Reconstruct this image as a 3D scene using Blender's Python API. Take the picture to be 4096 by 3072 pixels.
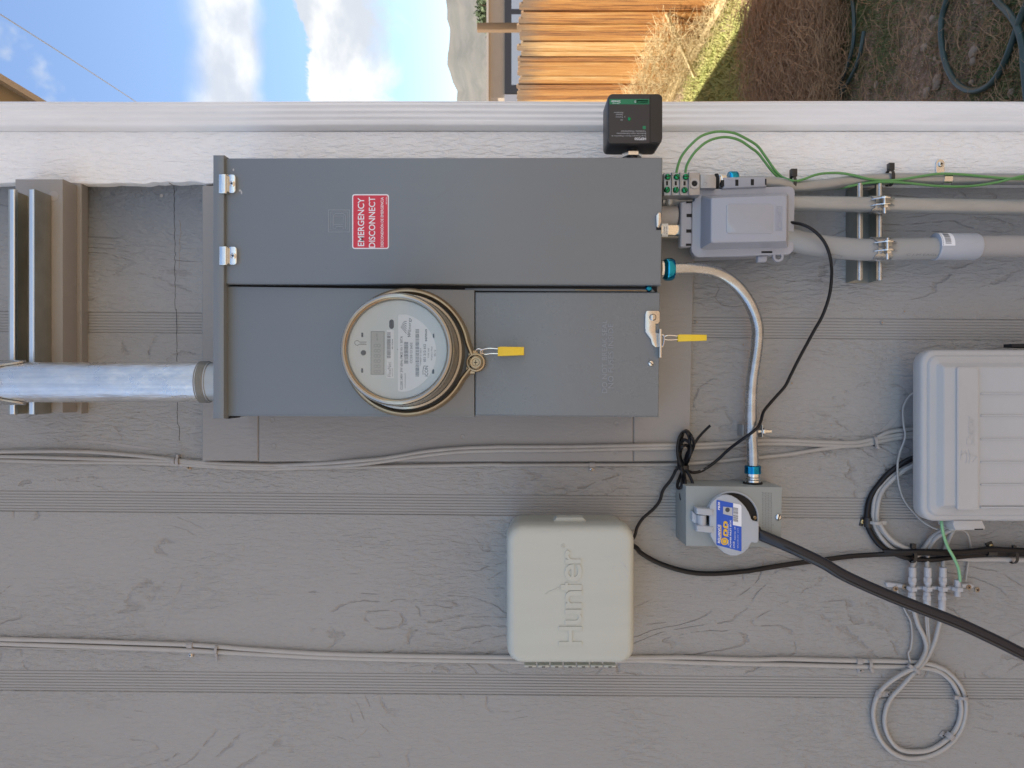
import bpy, bmesh, math, random
from math import sin, cos, pi, radians, sqrt, atan2
from mathutils import Vector, Matrix
import numpy as np

for _o in list(bpy.data.objects):
    bpy.data.objects.remove(_o)
scene = bpy.context.scene
COL = scene.collection
random.seed(7)
rng = np.random.default_rng(11)

# ------------------------------------------------------------------ camera
D = 1.22      # camera to siding face, metres
H = 1.75      # camera height above the ground
F = 3000.0    # focal length in pixels of the 4096 wide photograph
cam_data = bpy.data.cameras.new('camera')
cam_data.sensor_fit = 'HORIZONTAL'
cam_data.sensor_width = 36.0
cam_data.lens = 36.0 * F / 4096.0
cam_data.clip_start = 0.05
cam_data.clip_end = 9000
cam_data.dof.use_dof = True
cam_data.dof.focus_distance = 1.12
cam_data.dof.aperture_fstop = 15.0
cam = bpy.data.objects.new('camera', cam_data)
COL.objects.link(cam)
# the phone was held upright but the picture is shown on its side: image right = world down
cam.matrix_world = Matrix(((0, 1, 0, 0), (0, 0, -1, -D), (-1, 0, 0, H), (0, 0, 0, 1)))
scene.camera = cam

# ------------------------------------------------------------------ world
SUN_EL = radians(63)
SUN_DIR = Vector((-cos(SUN_EL) * 0.985, cos(SUN_EL) * 0.07, sin(SUN_EL))).normalized()
world = bpy.data.worlds.new('World')
scene.world = world
world.use_nodes = True
wn, wl = world.node_tree.nodes, world.node_tree.links
wn.clear()


def N(nodes, kind, **kw):
    n = nodes.new(kind)
    for k, v in kw.items():
        setattr(n, k, v)
    return n


def mth(nodes, links, op, a, b=None, c=None, clamp=False):
    n = nodes.new('ShaderNodeMath')
    n.operation = op
    n.use_clamp = clamp
    for i, s in enumerate((a, b, c)):
        if s is None:
            continue
        if isinstance(s, (int, float)):
            n.inputs[i].default_value = s
        else:
            links.new(s, n.inputs[i])
    return n.outputs[0]


def smooth(nodes, links, val, lo, hi):
    n = nodes.new('ShaderNodeMapRange')
    n.interpolation_type = 'SMOOTHSTEP'
    links.new(val, n.inputs['Value'])
    n.inputs['From Min'].default_value = lo
    n.inputs['From Max'].default_value = hi
    return n.outputs['Result']


sky = N(wn, 'ShaderNodeTexSky', sky_type='NISHITA', sun_disc=False)
sky.sun_elevation = SUN_EL
sky.sun_rotation = atan2(SUN_DIR.x, SUN_DIR.y) % (2 * pi)
sky.altitude = 1400
sky.air_density = 1.0
sky.dust_density = 0.4
sky.ozone_density = 1.0
tc = N(wn, 'ShaderNodeTexCoord')
sep = N(wn, 'ShaderNodeSeparateXYZ')
wl.new(tc.outputs['Generated'], sep.inputs[0])
X2 = mth(wn, wl, 'MULTIPLY', sep.outputs[0], sep.outputs[0])
Y2 = mth(wn, wl, 'MULTIPLY', sep.outputs[1], sep.outputs[1])
hyp = mth(wn, wl, 'SQRT', mth(wn, wl, 'ADD', X2, Y2))
hyp = mth(wn, wl, 'MAXIMUM', hyp, 0.02)
elt = mth(wn, wl, 'DIVIDE', sep.outputs[2], hyp)


def wnoise(scale, detail, rough=0.55, sz=1.0, off=0.0, dist=0.0):
    mp = N(wn, 'ShaderNodeMapping')
    mp.inputs['Scale'].default_value = (1, 1, sz)
    mp.inputs['Location'].default_value = (off, off * 0.7, off * 0.3)
    wl.new(tc.outputs['Generated'], mp.inputs[0])
    n = N(wn, 'ShaderNodeTexNoise')
    n.inputs['Scale'].default_value = scale
    n.inputs['Detail'].default_value = detail
    n.inputs['Roughness'].default_value = rough
    n.inputs['Distortion'].default_value = dist
    wl.new(mp.outputs[0], n.inputs['Vector'])
    return n.outputs['Fac']


nsoft = wnoise(6.0, 5, 0.5, 1.0, 3.1)
nlump = wnoise(13.0, 8, 0.62, 1.0, 1.7, 0.3)
nbig = wnoise(3.5, 2, 0.5, 1.0, 8.3)
# soft vertical-topped band
tA = mth(wn, wl, 'ADD', elt, mth(wn, wl, 'MULTIPLY', mth(wn, wl, 'SUBTRACT', nsoft, 0.5), 0.10))
mA = mth(wn, wl, 'MULTIPLY', smooth(wn, wl, tA, 0.300, 0.325),
         mth(wn, wl, 'SUBTRACT', 1.0, smooth(wn, wl, tA, 0.370, 0.41)))
mA = mth(wn, wl, 'MULTIPLY', mA, 0.93)
# cumulus bank above the hills
tB = mth(wn, wl, 'ADD', elt, mth(wn, wl, 'MULTIPLY', mth(wn, wl, 'SUBTRACT', nlump, 0.5), 0.11))
tB = mth(wn, wl, 'ADD', tB, mth(wn, wl, 'MULTIPLY', mth(wn, wl, 'SUBTRACT', nbig, 0.5), 0.06))
mB = mth(wn, wl, 'MULTIPLY', mth(wn, wl, 'SUBTRACT', 1.0, smooth(wn, wl, tB, 0.243, 0.252)),
         smooth(wn, wl, tB, 0.125, 0.175))
mlow = mth(wn, wl, 'MULTIPLY', smooth(wn, wl, nlump, 0.60, 0.70),
           mth(wn, wl, 'SUBTRACT', 1.0, smooth(wn, wl, elt, 0.12, 0.15)))
# scattered puffs; denser unseen overhead cloud is added to whiten light on the wall
npf = wnoise(7.0, 5, 0.55, 1.0, 5.5)
puff = mth(wn, wl, 'MAXIMUM', mth(wn, wl, 'MULTIPLY', smooth(wn, wl, npf, 0.62, 0.72), smooth(wn, wl, elt, 0.47, 0.51)),
           mth(wn, wl, 'MULTIPLY', smooth(wn, wl, npf, 0.47, 0.56), smooth(wn, wl, elt, 0.66, 0.80)))
mask = mth(wn, wl, 'MAXIMUM', mth(wn, wl, 'MAXIMUM', mA, mB), mth(wn, wl, 'MAXIMUM', mlow, mth(wn, wl, 'MULTIPLY', puff, 0.75)), clamp=True)
shade = smooth(wn, wl, wnoise(9.0, 5, 0.55, 1.6, 9.9), 0.35, 0.62)
ccol = N(wn, 'ShaderNodeMix', data_type='RGBA')
ccol.inputs[6].default_value = (2.55, 2.72, 2.98, 1)
ccol.inputs[7].default_value = (4.05, 4.05, 4.05, 1)
wl.new(shade, ccol.inputs[0])
tint = N(wn, 'ShaderNodeMix', data_type='RGBA', blend_type='MULTIPLY')
tint.inputs[0].default_value = 1.0
hz = N(wn, 'ShaderNodeMix', data_type='RGBA')
hz.inputs[6].default_value = (0.74, 0.78, 0.84, 1)
hz.inputs[7].default_value = (1.0, 0.98, 0.96, 1)
wl.new(smooth(wn, wl, elt, 0.0, 0.45), hz.inputs[0])
wl.new(hz.outputs[2], tint.inputs[7])
wl.new(sky.outputs[0], tint.inputs[6])
wmix = N(wn, 'ShaderNodeMix', data_type='RGBA')
wl.new(mask, wmix.inputs[0])
wl.new(tint.outputs[2], wmix.inputs[6])
wl.new(ccol.outputs[2], wmix.inputs[7])
bg = N(wn, 'ShaderNodeBackground')
bg.inputs['Strength'].default_value = 0.122
wl.new(wmix.outputs[2], bg.inputs[0])
wo = N(wn, 'ShaderNodeOutputWorld')
wl.new(bg.outputs[0], wo.inputs[0])

sun_l = bpy.data.lights.new('sun', 'SUN')
sun_l.energy = 4.4
sun_l.angle = radians(0.53)
sun_l.color = (1.0, 0.94, 0.85)
sun_o = bpy.data.objects.new('sun', sun_l)
sun_o.rotation_euler = SUN_DIR.to_track_quat('Z', 'Y').to_euler()
sun_o.location = (-4, 2, 9)
COL.objects.link(sun_o)

scene.view_settings.view_transform = 'Standard'
scene.view_settings.look = 'None'
scene.view_settings.gamma = 1.0
scene.view_settings.use_curve_mapping = False
scene.view_settings.exposure = 1.27
scene.render.engine = 'CYCLES'

# ------------------------------------------------------------------ coordinates


def P(u, v, d=0.0):
    """World point standing d metres proud of the siding, measured off the photograph."""
    s = (D - d) / F
    return Vector(((1536 - v) * s, -d, H + (2048 - u) * s))


def G(u, v, z=0.0):
    """World point on the yard at height z."""
    L = (H - z) * F / (u - 2048)
    return Vector(((1536 - v) / F * L, -D + L, z))


def crop(ox, oy, pts, k=2.0109):
    out = []
    for p in pts:
        out.append((ox + p[0] / k, oy + p[1] / k) + tuple(p[2:]))
    return out


# ------------------------------------------------------------------ mesh helper


class MB:
    def __init__(self):
        self.v, self.f, self.m = [], [], []

    def add(self, verts, faces, mi=0):
        b = len(self.v)
        self.v.extend([tuple(x) for x in verts])
        self.f.extend([tuple(i + b for i in f) for f in faces])
        self.m.extend([mi] * len(faces))
        return self

    def ring_stack(self, rings, close0=True, close1=True, mi=0):
        n = len(rings[0])
        vs = [p for r in rings for p in r]
        fs = []
        for k in range(len(rings) - 1):
            for i in range(n):
                j = (i + 1) % n
                fs.append((k * n + i, k * n + j, (k + 1) * n + j, (k + 1) * n + i))
        if close0:
            fs.append(tuple(reversed(range(n))))
        if close1:
            fs.append(tuple(range((len(rings) - 1) * n, len(rings) * n)))
        return self.add(vs, fs, mi)

    def prism(self, poly, d0, d1, bev=0.0, n=2, mi=0, close0=True, taper=0.0):
        """poly: list of (X,Z) metres; from depth d0 (back) to d1 (front) proud of the wall."""
        a = sum(poly[i][0] * poly[(i + 1) % len(poly)][1] - poly[(i + 1) % len(poly)][0] * poly[i][1] for i in range(len(poly)))
        if a < 0:
            poly = list(reversed(poly))
        rings = []

        def ring(p, d):
            return [(x, -d, z) for x, z in p]
        rings.append(ring(poly, d0))
        if taper:
            top = inset(poly, taper)
        else:
            top = poly
        if bev > 0:
            rings.append(ring(top, d1 - bev))
            for k in range(1, n + 1):
                t = k / n * pi / 2
                rings.append(ring(inset(top, bev * (1 - cos(t))), d1 - bev + bev * sin(t)))
        else:
            rings.append(ring(top, d1))
        return self.ring_stack(rings, close0, True, mi)

    def pbox(self, u0, u1, v0, v1, d0, d1, bev=0.0, n=2, r=0.0, mi=0, rn=5, taper=0.0):
        a, b = P(u0, v0, d1), P(u1, v1, d1)
        return self.prism(rrect(b.x, a.x, b.z, a.z, r, rn), d0, d1, bev, n, mi, True, taper)

    def box(self, x0, x1, y0, y1, z0, z1, mi=0, bev=0.0):
        if bev:
            bm = bmesh.new()
            bmesh.ops.create_cube(bm, size=1)
            bmesh.ops.scale(bm, vec=(x1 - x0, y1 - y0, z1 - z0), verts=bm.verts)
            bmesh.ops.translate(bm, vec=((x0 + x1) / 2, (y0 + y1) / 2, (z0 + z1) / 2), verts=bm.verts)
            bmesh.ops.bevel(bm, geom=bm.edges[:], offset=bev, segments=2, profile=0.5, affect='EDGES')
            bm.verts.index_update()
            self.add([v.co[:] for v in bm.verts], [[v.index for v in f.verts] for f in bm.faces], mi)
            bm.free()
            return self
        vs = [(x0, y0, z0), (x1, y0, z0), (x1, y1, z0), (x0, y1, z0), (x0, y0, z1), (x1, y0, z1), (x1, y1, z1), (x0, y1, z1)]
        return self.add(vs, [(0, 3, 2, 1), (4, 5, 6, 7), (0, 1, 5, 4), (1, 2, 6, 5), (2, 3, 7, 6), (3, 0, 4, 7)], mi)

    def obox(self, c, ex, ey, ez, bev=0.0, mi=0):
        """oriented box, half vectors ex, ey, ez"""
        t = MB().box(-1, 1, -1, 1, -1, 1)
        if bev:
            lx, ly, lz = ex.length, ey.length, ez.length
            t = MB().box(-lx, lx, -ly, ly, -lz, lz, 0, bev)
            ex, ey, ez = ex / lx, ey / ly, ez / lz
        self.add([tuple(c + ex * a + ey * b + ez * q) for a, b, q in t.v], t.f, mi)
        return self

    def tube(self, pts, r, seg=10, sub=6, mi=0, caps=True, closed=False):
        pts = [Vector(p) for p in pts]
        rad = r if isinstance(r, (list, tuple)) else None
        if sub > 1 and len(pts) > 2:
            q, rr = [], []
            n = len(pts)
            for i in range(n - 1 if not closed else n):
                p0 = pts[max(i - 1, 0)] if not closed else pts[(i - 1) % n]
                p1, p2 = pts[i], pts[(i + 1) % n]
                p3 = pts[min(i + 2, n - 1)] if not closed else pts[(i + 2) % n]
                for k in range(sub):
                    t = k / sub
                    q.append(0.5 * ((2 * p1) + (-p0 + p2) * t + (2 * p0 - 5 * p1 + 4 * p2 - p3) * t * t + (-p0 + 3 * p1 - 3 * p2 + p3) * t ** 3))
                    if rad:
                        rr.append(rad[i] * (1 - t) + rad[(i + 1) % n] * t)
            if not closed:
                q.append(pts[-1])
                if rad:
                    rr.append(rad[-1])
            pts = q
            rad = rr if rad else None
        n = len(pts)
        tang = []
        for i in range(n):
            if closed:
                t = pts[(i + 1) % n] - pts[(i - 1) % n]
            else:
                t = pts[min(i + 1, n - 1)] - pts[max(i - 1, 0)]
            tang.append(t.normalized() if t.length > 1e-9 else Vector((0, 0, 1)))
        up = Vector((0, 1, 0)) if abs(tang[0].y) < 0.9 else Vector((1, 0, 0))
        nrm = (up - tang[0] * up.dot(tang[0])).normalized()
        rings = []
        for i in range(n):
            nrm = (nrm - tang[i] * nrm.dot(tang[i]))
            nrm = nrm.normalized() if nrm.length > 1e-6 else Vector((0, 1, 0))
            bi = tang[i].cross(nrm)
            R = rad[i] if rad else r
            rings.append([pts[i] + (nrm * cos(a) + bi * sin(a)) * R for a in [2 * pi * k / seg for k in range(seg)]])
        if closed:
            rings.append(rings[0])
            return self.ring_stack(rings, False, False, mi)
        return self.ring_stack(rings, caps, caps, mi)

    def lathe(self, c, axis, prof, seg=32, mi=0, rfun=None, caps=True):
        """prof: (radius, height along axis)"""
        c, axis = Vector(c), Vector(axis).normalized()
        up = Vector((1, 0, 0)) if abs(axis.x) < 0.9 else Vector((0, 0, 1))
        e1 = (up - axis * up.dot(axis)).normalized()
        e2 = axis.cross(e1)
        rings = []
        for r, h in prof:
            rings.append([c + axis * h + (e1 * cos(2 * pi * k / seg) + e2 * sin(2 * pi * k / seg)) * (rfun(r, h, k) if rfun else r) for k in range(seg)])
        return self.ring_stack(rings, caps, caps, mi)

    def hexnut(self, c, axis, r, h, mi=0):
        return self.lathe(c, axis, [(r * .93, 0), (r, h * .12), (r, h * .88), (r * .93, h)], 6, mi)

    def text(self, s, c, ex, ey, d, ext=0.0, weight=0.0, mi=0, shear=0.0, bevel=0.0):
        """s is fitted to the parallelogram centred on pixel c with reading vector ex and up vector ey (pixels)."""
        cu = bpy.data.curves.new('t', 'FONT')
        cu.body = s
        cu.size = 1.0
        cu.resolution_u = 3
        cu.offset = weight
        cu.shear = shear
        o = bpy.data.objects.new('t', cu)
        COL.objects.link(o)
        me = bpy.data.meshes.new_from_object(o)
        vs = np.array([v.co[:] for v in me.vertices]) if len(me.vertices) else np.zeros((0, 3))
        fs = [tuple(p.vertices) for p in me.polygons]
        bpy.data.objects.remove(o)
        bpy.data.curves.remove(cu)
        bpy.data.meshes.remove(me)
        if len(vs) == 0:
            return self
        lo, hi = vs.min(0), vs.max(0)
        w = np.maximum(hi - lo, 1e-6)
        out = []
        for x, y, _ in vs:
            a, b = (x - lo[0]) / w[0] - .5, (y - lo[1]) / w[1] - .5
            out.append(P(c[0] + ex[0] * a + ey[0] * b, c[1] + ex[1] * a + ey[1] * b, d))
        if ext <= 0:
            return self.add(out, fs, mi)
        # boundary walls
        cnt = {}
        for f in fs:
            for i in range(len(f)):
                e = (f[i], f[(i + 1) % len(f)])
                cnt[e] = 1
        nv = len(out)
        front = [(p[0], p[1] - ext, p[2]) for p in out]
        fl = [tuple(i + nv for i in f) for f in fs]
        for (a, b) in list(cnt):
            if (b, a) not in cnt:
                fl.append((a, b, b + nv, a + nv))
        return self.add([tuple(p) for p in out] + front, fl, mi)

    def stroke(self, pts, w, d, mi=0, thick=0.0003, closed=False):
        """flat ribbon of width w metres through pixel points at depth d"""
        q = [P(p[0], p[1], d) for p in pts]
        n = len(q)
        L, R = [], []
        for i in range(n):
            if closed:
                t = q[(i + 1) % n] - q[(i - 1) % n]
            else:
                t = q[min(i + 1, n - 1)] - q[max(i - 1, 0)]
            t.normalize()
            nn = Vector((t.z, 0, -t.x))
            L.append(q[i] + nn * w / 2)
            R.append(q[i] - nn * w / 2)
        off = Vector((0, -thick, 0))
        vs = [p + off for p in L] + [p + off for p in R] + L + R
        fs = []
        for i in range(n if closed else n - 1):
            j = (i + 1) % n
            fs += [(i, j, n + j, n + i), (2 * n + i, 2 * n + j, j, i), (n + i, n + j, 3 * n + j, 3 * n + i)]
        return self.add(vs, fs, mi)


def inset(poly, a):
    if a == 0:
        return poly
    n = len(poly)
    out = []
    for i in range(n):
        p0, p1, p2 = poly[i - 1], poly[i], poly[(i + 1) % n]
        e1 = Vector((p1[0] - p0[0], p1[1] - p0[1]))
        e2 = Vector((p2[0] - p1[0], p2[1] - p1[1]))
        if e1.length < 1e-9:
            e1 = e2
        if e2.length < 1e-9:
            e2 = e1
        e1, e2 = e1.normalized(), e2.normalized()
        n1, n2 = Vector((-e1.y, e1.x)), Vector((-e2.y, e2.x))
        m = n1 + n2
        if m.length < 1e-6:
            m = n1
        m = m / max(m.length_squared, 0.5) * 2
        m = m / 2 * 1.0
        k = (n1 + n2)
        k = k * (1.0 / max(1 + n1.dot(n2), 0.4))
        out.append((p1[0] + k.x * a, p1[1] + k.y * a))
    return out


def rrect(x0, x1, z0, z1, r=0.0, n=5):
    if r <= 0:
        return [(x0, z0), (x1, z0), (x1, z1), (x0, z1)]
    out = []
    for cx, cz, a0 in ((x1 - r, z0 + r, -pi / 2), (x1 - r, z1 - r, 0), (x0 + r, z1 - r, pi / 2), (x0 + r, z0 + r, pi)):
        for k in range(n + 1):
            a = a0 + pi / 2 * k / n
            out.append((cx + r * cos(a), cz + r * sin(a)))
    return out


def ppoly(pts, d):
    return [(P(u, v, d).x, P(u, v, d).z) for u, v in pts]


def finish(name, mb, mats, parent=None, smooth_angle=38, world_origin=None):
    me = bpy.data.meshes.new(name)
    org = Vector(world_origin) if world_origin is not None else Vector((0, 0, 0))
    if parent is not None:
        r = parent
        org = Vector((0, 0, 0))
        while r is not None:
            org = org + r.location
            r = r.parent
    elif world_origin is None:
        a = np.array(mb.v)
        c = (a.min(0) + a.max(0)) / 2
        org = Vector(c)
    me.from_pydata([(x - org.x, y - org.y, z - org.z) for x, y, z in mb.v], [], mb.f)
    if not isinstance(mats, (list, tuple)):
        mats = [mats]
    for m in mats:
        me.materials.append(m)
    if len(mats) > 1:
        me.polygons.foreach_set('material_index', mb.m)
    me.validate()
    if smooth_angle:
        me.shade_smooth()
        me.set_sharp_from_angle(angle=radians(smooth_angle))
    me.update()
    o = bpy.data.objects.new(name, me)
    COL.objects.link(o)
    if parent is not None:
        o.parent = parent
    else:
        o.location = org
    return o


def tag(o, label, cat, group=None):
    o['label'] = label
    o['category'] = cat
    if group:
        o['group'] = group
    return o


def thing(name, label, cat, at, group=None):
    o = bpy.data.objects.new(name, None)
    o.empty_display_size = 0.03
    COL.objects.link(o)
    o.location = at
    return tag(o, label, cat, group)


def solo(name, mb, mats, label, cat, group=None):
    return tag(finish(name, mb, mats), label, cat, group)


def part(name, mb, mats, parent, label=None):
    o = finish(name, mb, mats, parent)
    if label:
        o['label'] = label
    return o


# ------------------------------------------------------------------ materials


def mat(name, col, rough=0.5, metal=0.0, bump=(), var=None, spec=0.5, coat=0.0, rvar=0.0, spots=None):
    m = bpy.data.materials.new(name)
    m.use_nodes = True
    nt = m.node_tree
    nd, lk = nt.nodes, nt.links
    b = nd['Principled BSDF']
    b.inputs['Roughness'].default_value = rough
    b.inputs['Metallic'].default_value = metal
    b.inputs['Specular IOR Level'].default_value = spec
    b.inputs['Coat Weight'].default_value = coat
    b.inputs['Base Color'].default_value = (*col, 1)
    t = nd.new('ShaderNodeTexCoord')
    src = t.outputs['Object']

    def nz(scale, detail=4, rough_=0.55, dist=0.0):
        mp = nd.new('ShaderNodeMapping')
        sc = scale if isinstance(scale, (tuple, list)) else (scale,) * 3
        mp.inputs['Scale'].default_value = sc
        lk.new(src, mp.inputs[0])
        n = nd.new('ShaderNodeTexNoise')
        n.inputs['Scale'].default_value = 1.0
        n.inputs['Detail'].default_value = detail
        n.inputs['Roughness'].default_value = rough_
        n.inputs['Distortion'].default_value = dist
        lk.new(mp.outputs[0], n.inputs['Vector'])
        return n.outputs['Fac']
    cur = None
    if var:
        for (scale, amt, col2) in (var if isinstance(var, list) else [var]):
            f = nz(scale, 5, 0.6)
            s = smooth(nd, lk, f, 0.5 - 0.16, 0.5 + 0.16)
            s = mth(nd, lk, 'MULTIPLY', s, amt)
            mx = nd.new('ShaderNodeMix')
            mx.data_type = 'RGBA'
            lk.new(s, mx.inputs[0])
            if cur is None:
                mx.inputs[6].default_value = (*col, 1)
            else:
                lk.new(cur, mx.inputs[6])
            mx.inputs[7].default_value = (*col2, 1)
            cur = mx.outputs[2]
    if spots:
        scale, th, col2 = spots
        f = nz(scale, 6, 0.7)
        s = smooth(nd, lk, f, th, th + 0.03)
        mx = nd.new('ShaderNodeMix')
        mx.data_type = 'RGBA'
        lk.new(s, mx.inputs[0])
        if cur is None:
            mx.inputs[6].default_value = (*col, 1)
        else:
            lk.new(cur, mx.inputs[6])
        mx.inputs[7].default_value = (*col2, 1)
        cur = mx.outputs[2]
    if cur is not None:
        lk.new(cur, b.inputs['Base Color'])
    if rvar:
        f = nz(28, 6, 0.65)
        r = mth(nd, lk, 'ADD', mth(nd, lk, 'MULTIPLY', mth(nd, lk, 'SUBTRACT', f, 0.5), rvar * 2), rough, clamp=True)
        lk.new(r, b.inputs['Roughness'])
    last = None
    for (scale, dist) in bump:
        bp = nd.new('ShaderNodeBump')
        bp.inputs['Strength'].default_value = 1.0
        bp.inputs['Distance'].default_value = dist
        lk.new(nz(scale, 5, 0.6), bp.inputs['Height'])
        if last is not None:
            lk.new(last, bp.inputs['Normal'])
        last = bp.outputs[0]
    if last is not None:
        lk.new(last, b.inputs['Normal'])
    return m


def siding_mat(name, col, rough_amt=1.0, crack=1.0, dirt=(0.17, 0.145, 0.12), uni=0.40):
    """rough sawn painted plywood: grain runs up the wall (Z)"""
    m = bpy.data.materials.new(name)
    m.use_nodes = True
    nd, lk = m.node_tree.nodes, m.node_tree.links
    b = nd['Principled BSDF']
    b.inputs['Roughness'].default_value = 0.52
    b.inputs['Specular IOR Level'].default_value = 0.45
    t = nd.new('ShaderNodeTexCoord')

    def nz(scale, detail=4, rough_=0.55, dist=0.0, off=(0, 0, 0)):
        mp = nd.new('ShaderNodeMapping')
        mp.inputs['Scale'].default_value = scale
        mp.inputs['Location'].default_value = off
        lk.new(t.outputs['Object'], mp.inputs[0])
        n = nd.new('ShaderNodeTexNoise')
        n.inputs['Scale'].default_value = 1.0
        n.inputs['Detail'].default_value = detail
        n.inputs['Roughness'].default_value = rough_
        n.inputs['Distortion'].default_value = dist
        lk.new(mp.outputs[0], n.inputs['Vector'])
        return n.outputs['Fac']
    # short chipped fibres, slightly slanting, patchy
    fib = nz((165, 40, 46), 4, 0.52, 0.35)
    fib = smooth(nd, lk, fib, 0.36, 0.70)
    patch = smooth(nd, lk, nz((7, 3, 3.0), 3, 0.5, 0.5, (3, 1, 2)), 0.42, 0.62)
    patch = mth(nd, lk, 'ADD', mth(nd, lk, 'MULTIPLY', patch, 1 - uni), uni)
    fibh = mth(nd, lk, 'MULTIPLY', fib, patch)
    # cathedral grain steps
    gr = nz((5.6, 2, 2.9), 2.2, 0.45, 0.7, (0.4, 5, 1.3))
    wob = mth(nd, lk, 'MULTIPLY', mth(nd, lk, 'SUBTRACT', nz((70, 30, 45), 4, 0.6), 0.5), 0.035)
    g2 = mth(nd, lk, 'MULTIPLY', mth(nd, lk, 'ADD', gr, wob), 13.0)
    fr = mth(nd, lk, 'FRACT', g2)
    line = mth(nd, lk, 'MULTIPLY', smooth(nd, lk, fr, 0.0, 0.05), mth(nd, lk, 'SUBTRACT', 1.0, smooth(nd, lk, fr, 0.06, 0.17)))
    where = smooth(nd, lk, nz((6, 3, 3.5), 3, 0.6, 0.4, (9, 2, 7)), 0.48, 0.57)
    brk = smooth(nd, lk, nz((45, 20, 30), 3, 0.6, 0, (2, 2, 5)), 0.40, 0.53)
    line = mth(nd, lk, 'MULTIPLY', mth(nd, lk, 'MULTIPLY', line, where), mth(nd, lk, 'MULTIPLY', brk, crack))
    fine = nz((900, 600, 500), 3, 0.6)
    broad = nz((22, 10, 7), 3, 0.5)
    h = mth(nd, lk, 'MULTIPLY', fibh, 0.0016 * rough_amt)
    pit = smooth(nd, lk, nz((300, 60, 170), 3, 0.6, 0.2, (4, 4, 1)), 0.30, 0.55)
    h = mth(nd, lk, 'ADD', h, mth(nd, lk, 'MULTIPLY', pit, 0.0003 * rough_amt))
    h = mth(nd, lk, 'SUBTRACT', h, mth(nd, lk, 'MULTIPLY', line, 0.0013))
    h = mth(nd, lk, 'ADD', h, mth(nd, lk, 'MULTIPLY', fine, 0.00014))
    h = mth(nd, lk, 'ADD', h, mth(nd, lk, 'MULTIPLY', broad, 0.0020 * min(1, rough_amt + .2)))
    bp = nd.new('ShaderNodeBump')
    bp.inputs['Strength'].default_value = 1.0
    bp.inputs['Distance'].default_value = 1.0
    lk.new(h, bp.inputs['Height'])
    lk.new(bp.outputs[0], b.inputs['Normal'])
    # paint colour with faint blotches, dirt sitting in the cracks
    c1 = nd.new('ShaderNodeMix')
    c1.data_type = 'RGBA'
    c1.inputs[6].default_value = (*[c * 0.93 for c in col], 1)
    c1.inputs[7].default_value = (*[min(1, c * 1.07) for c in col], 1)
    lk.new(nz((4, 4, 3), 5, 0.6), c1.inputs[0])
    c2 = nd.new('ShaderNodeMix')
    c2.data_type = 'RGBA'
    lk.new(c1.outputs[2], c2.inputs[6])
    c2.inputs[7].default_value = (*dirt, 1)
    lk.new(mth(nd, lk, 'MULTIPLY', line, 0.30), c2.inputs[0])
    sp = smooth(nd, lk, nz((160, 160, 130), 2, 0.5, 0, (5, 5, 5)), 0.735, 0.76)
    c3 = nd.new('ShaderNodeMix')
    c3.data_type = 'RGBA'
    lk.new(c2.outputs[2], c3.inputs[6])
    c3.inputs[7].default_value = (*dirt, 1)
    lk.new(mth(nd, lk, 'MULTIPLY', sp, 0.8 * crack), c3.inputs[0])
    lk.new(c3.outputs[2], b.inputs['Base Color'])
    return m


WALL = (0.330, 0.322, 0.308)
M = {}
M['siding'] = siding_mat('siding_paint', WALL)
M['reed'] = siding_mat('siding_reed_paint', WALL, 0.18, 0.0)
M['board'] = siding_mat('board_paint', (0.300, 0.288, 0.274), 0.22, 0.0)
M['white'] = siding_mat('white_trim_paint', (0.92, 0.915, 0.895), 1.0, 0.0, (0.25, 0.2, 0.15), 0.75)
M['downspout'] = mat('white_enamel', (0.87, 0.868, 0.855), 0.33, bump=[((40, 40, 6), 0.0008)], var=((30, 30, 4), 0.25, (0.58, 0.58, 0.57)))
M['soffit'] = mat('beige_soffit', (0.50, 0.40, 0.25), 0.7)
M['fascia'] = mat('fascia_paint', (0.72, 0.64, 0.52), 0.6)
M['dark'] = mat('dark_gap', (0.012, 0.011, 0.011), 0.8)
M['panel'] = mat('panel_enamel', (0.172, 0.194, 0.208), 0.31, spec=0.6, bump=[(650, 0.00006), (5, 0.0016)], rvar=0.09,
                 var=[((3, 3, 3), 0.35, (0.168, 0.196, 0.222)), ((60, 60, 5), 0.22, (0.185, 0.200, 0.212))], spots=(75, 0.735, (0.26, 0.26, 0.255)))
M['panel2'] = mat('panel_orange_peel', (0.172, 0.194, 0.208), 0.28, spec=0.6, bump=[(260, 0.00022), (6, 0.0010)], rvar=0.05)
M['galv'] = mat('galvanised_steel', (0.56, 0.58, 0.59), 0.27, 0.85, bump=[((120, 120, 25), 0.0003)], rvar=0.12,
                var=[((70, 70, 14), 0.5, (0.40, 0.41, 0.40)), ((9, 9, 9), 0.25, (0.33, 0.31, 0.27))])
M['galvdull'] = mat('weathered_galvanised_steel', (0.37, 0.39, 0.395), 0.36, 0.45, bump=[((260, 260, 60), 0.0003)], rvar=0.12,
                    var=[((120, 120, 20), 0.5, (0.29, 0.305, 0.31)), ((14, 14, 5), 0.45, (0.43, 0.43, 0.40))])
M['galvbright'] = mat('bright_galvanised_pipe', (0.74, 0.72, 0.68), 0.32, 0.85, bump=[((45, 45, 16), 0.0026), ((500, 500, 60), 0.0003)], rvar=0.26,
                      var=[((60, 60, 30), 0.6, (0.56, 0.57, 0.57)), ((300, 300, 6), 0.4, (0.46, 0.47, 0.48))])
M['zinc'] = mat('zinc_plated_steel', (0.74, 0.75, 0.73), 0.20, 1.0, bump=[(90, 0.0002)], rvar=0.1)
M['chrome'] = mat('chrome', (0.8, 0.77, 0.68), 0.08, 1.0)
M['nickel'] = mat('nickel_steel', (0.62, 0.58, 0.53), 0.22, 1.0, bump=[(300, 0.00005)], rvar=0.1)
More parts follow.
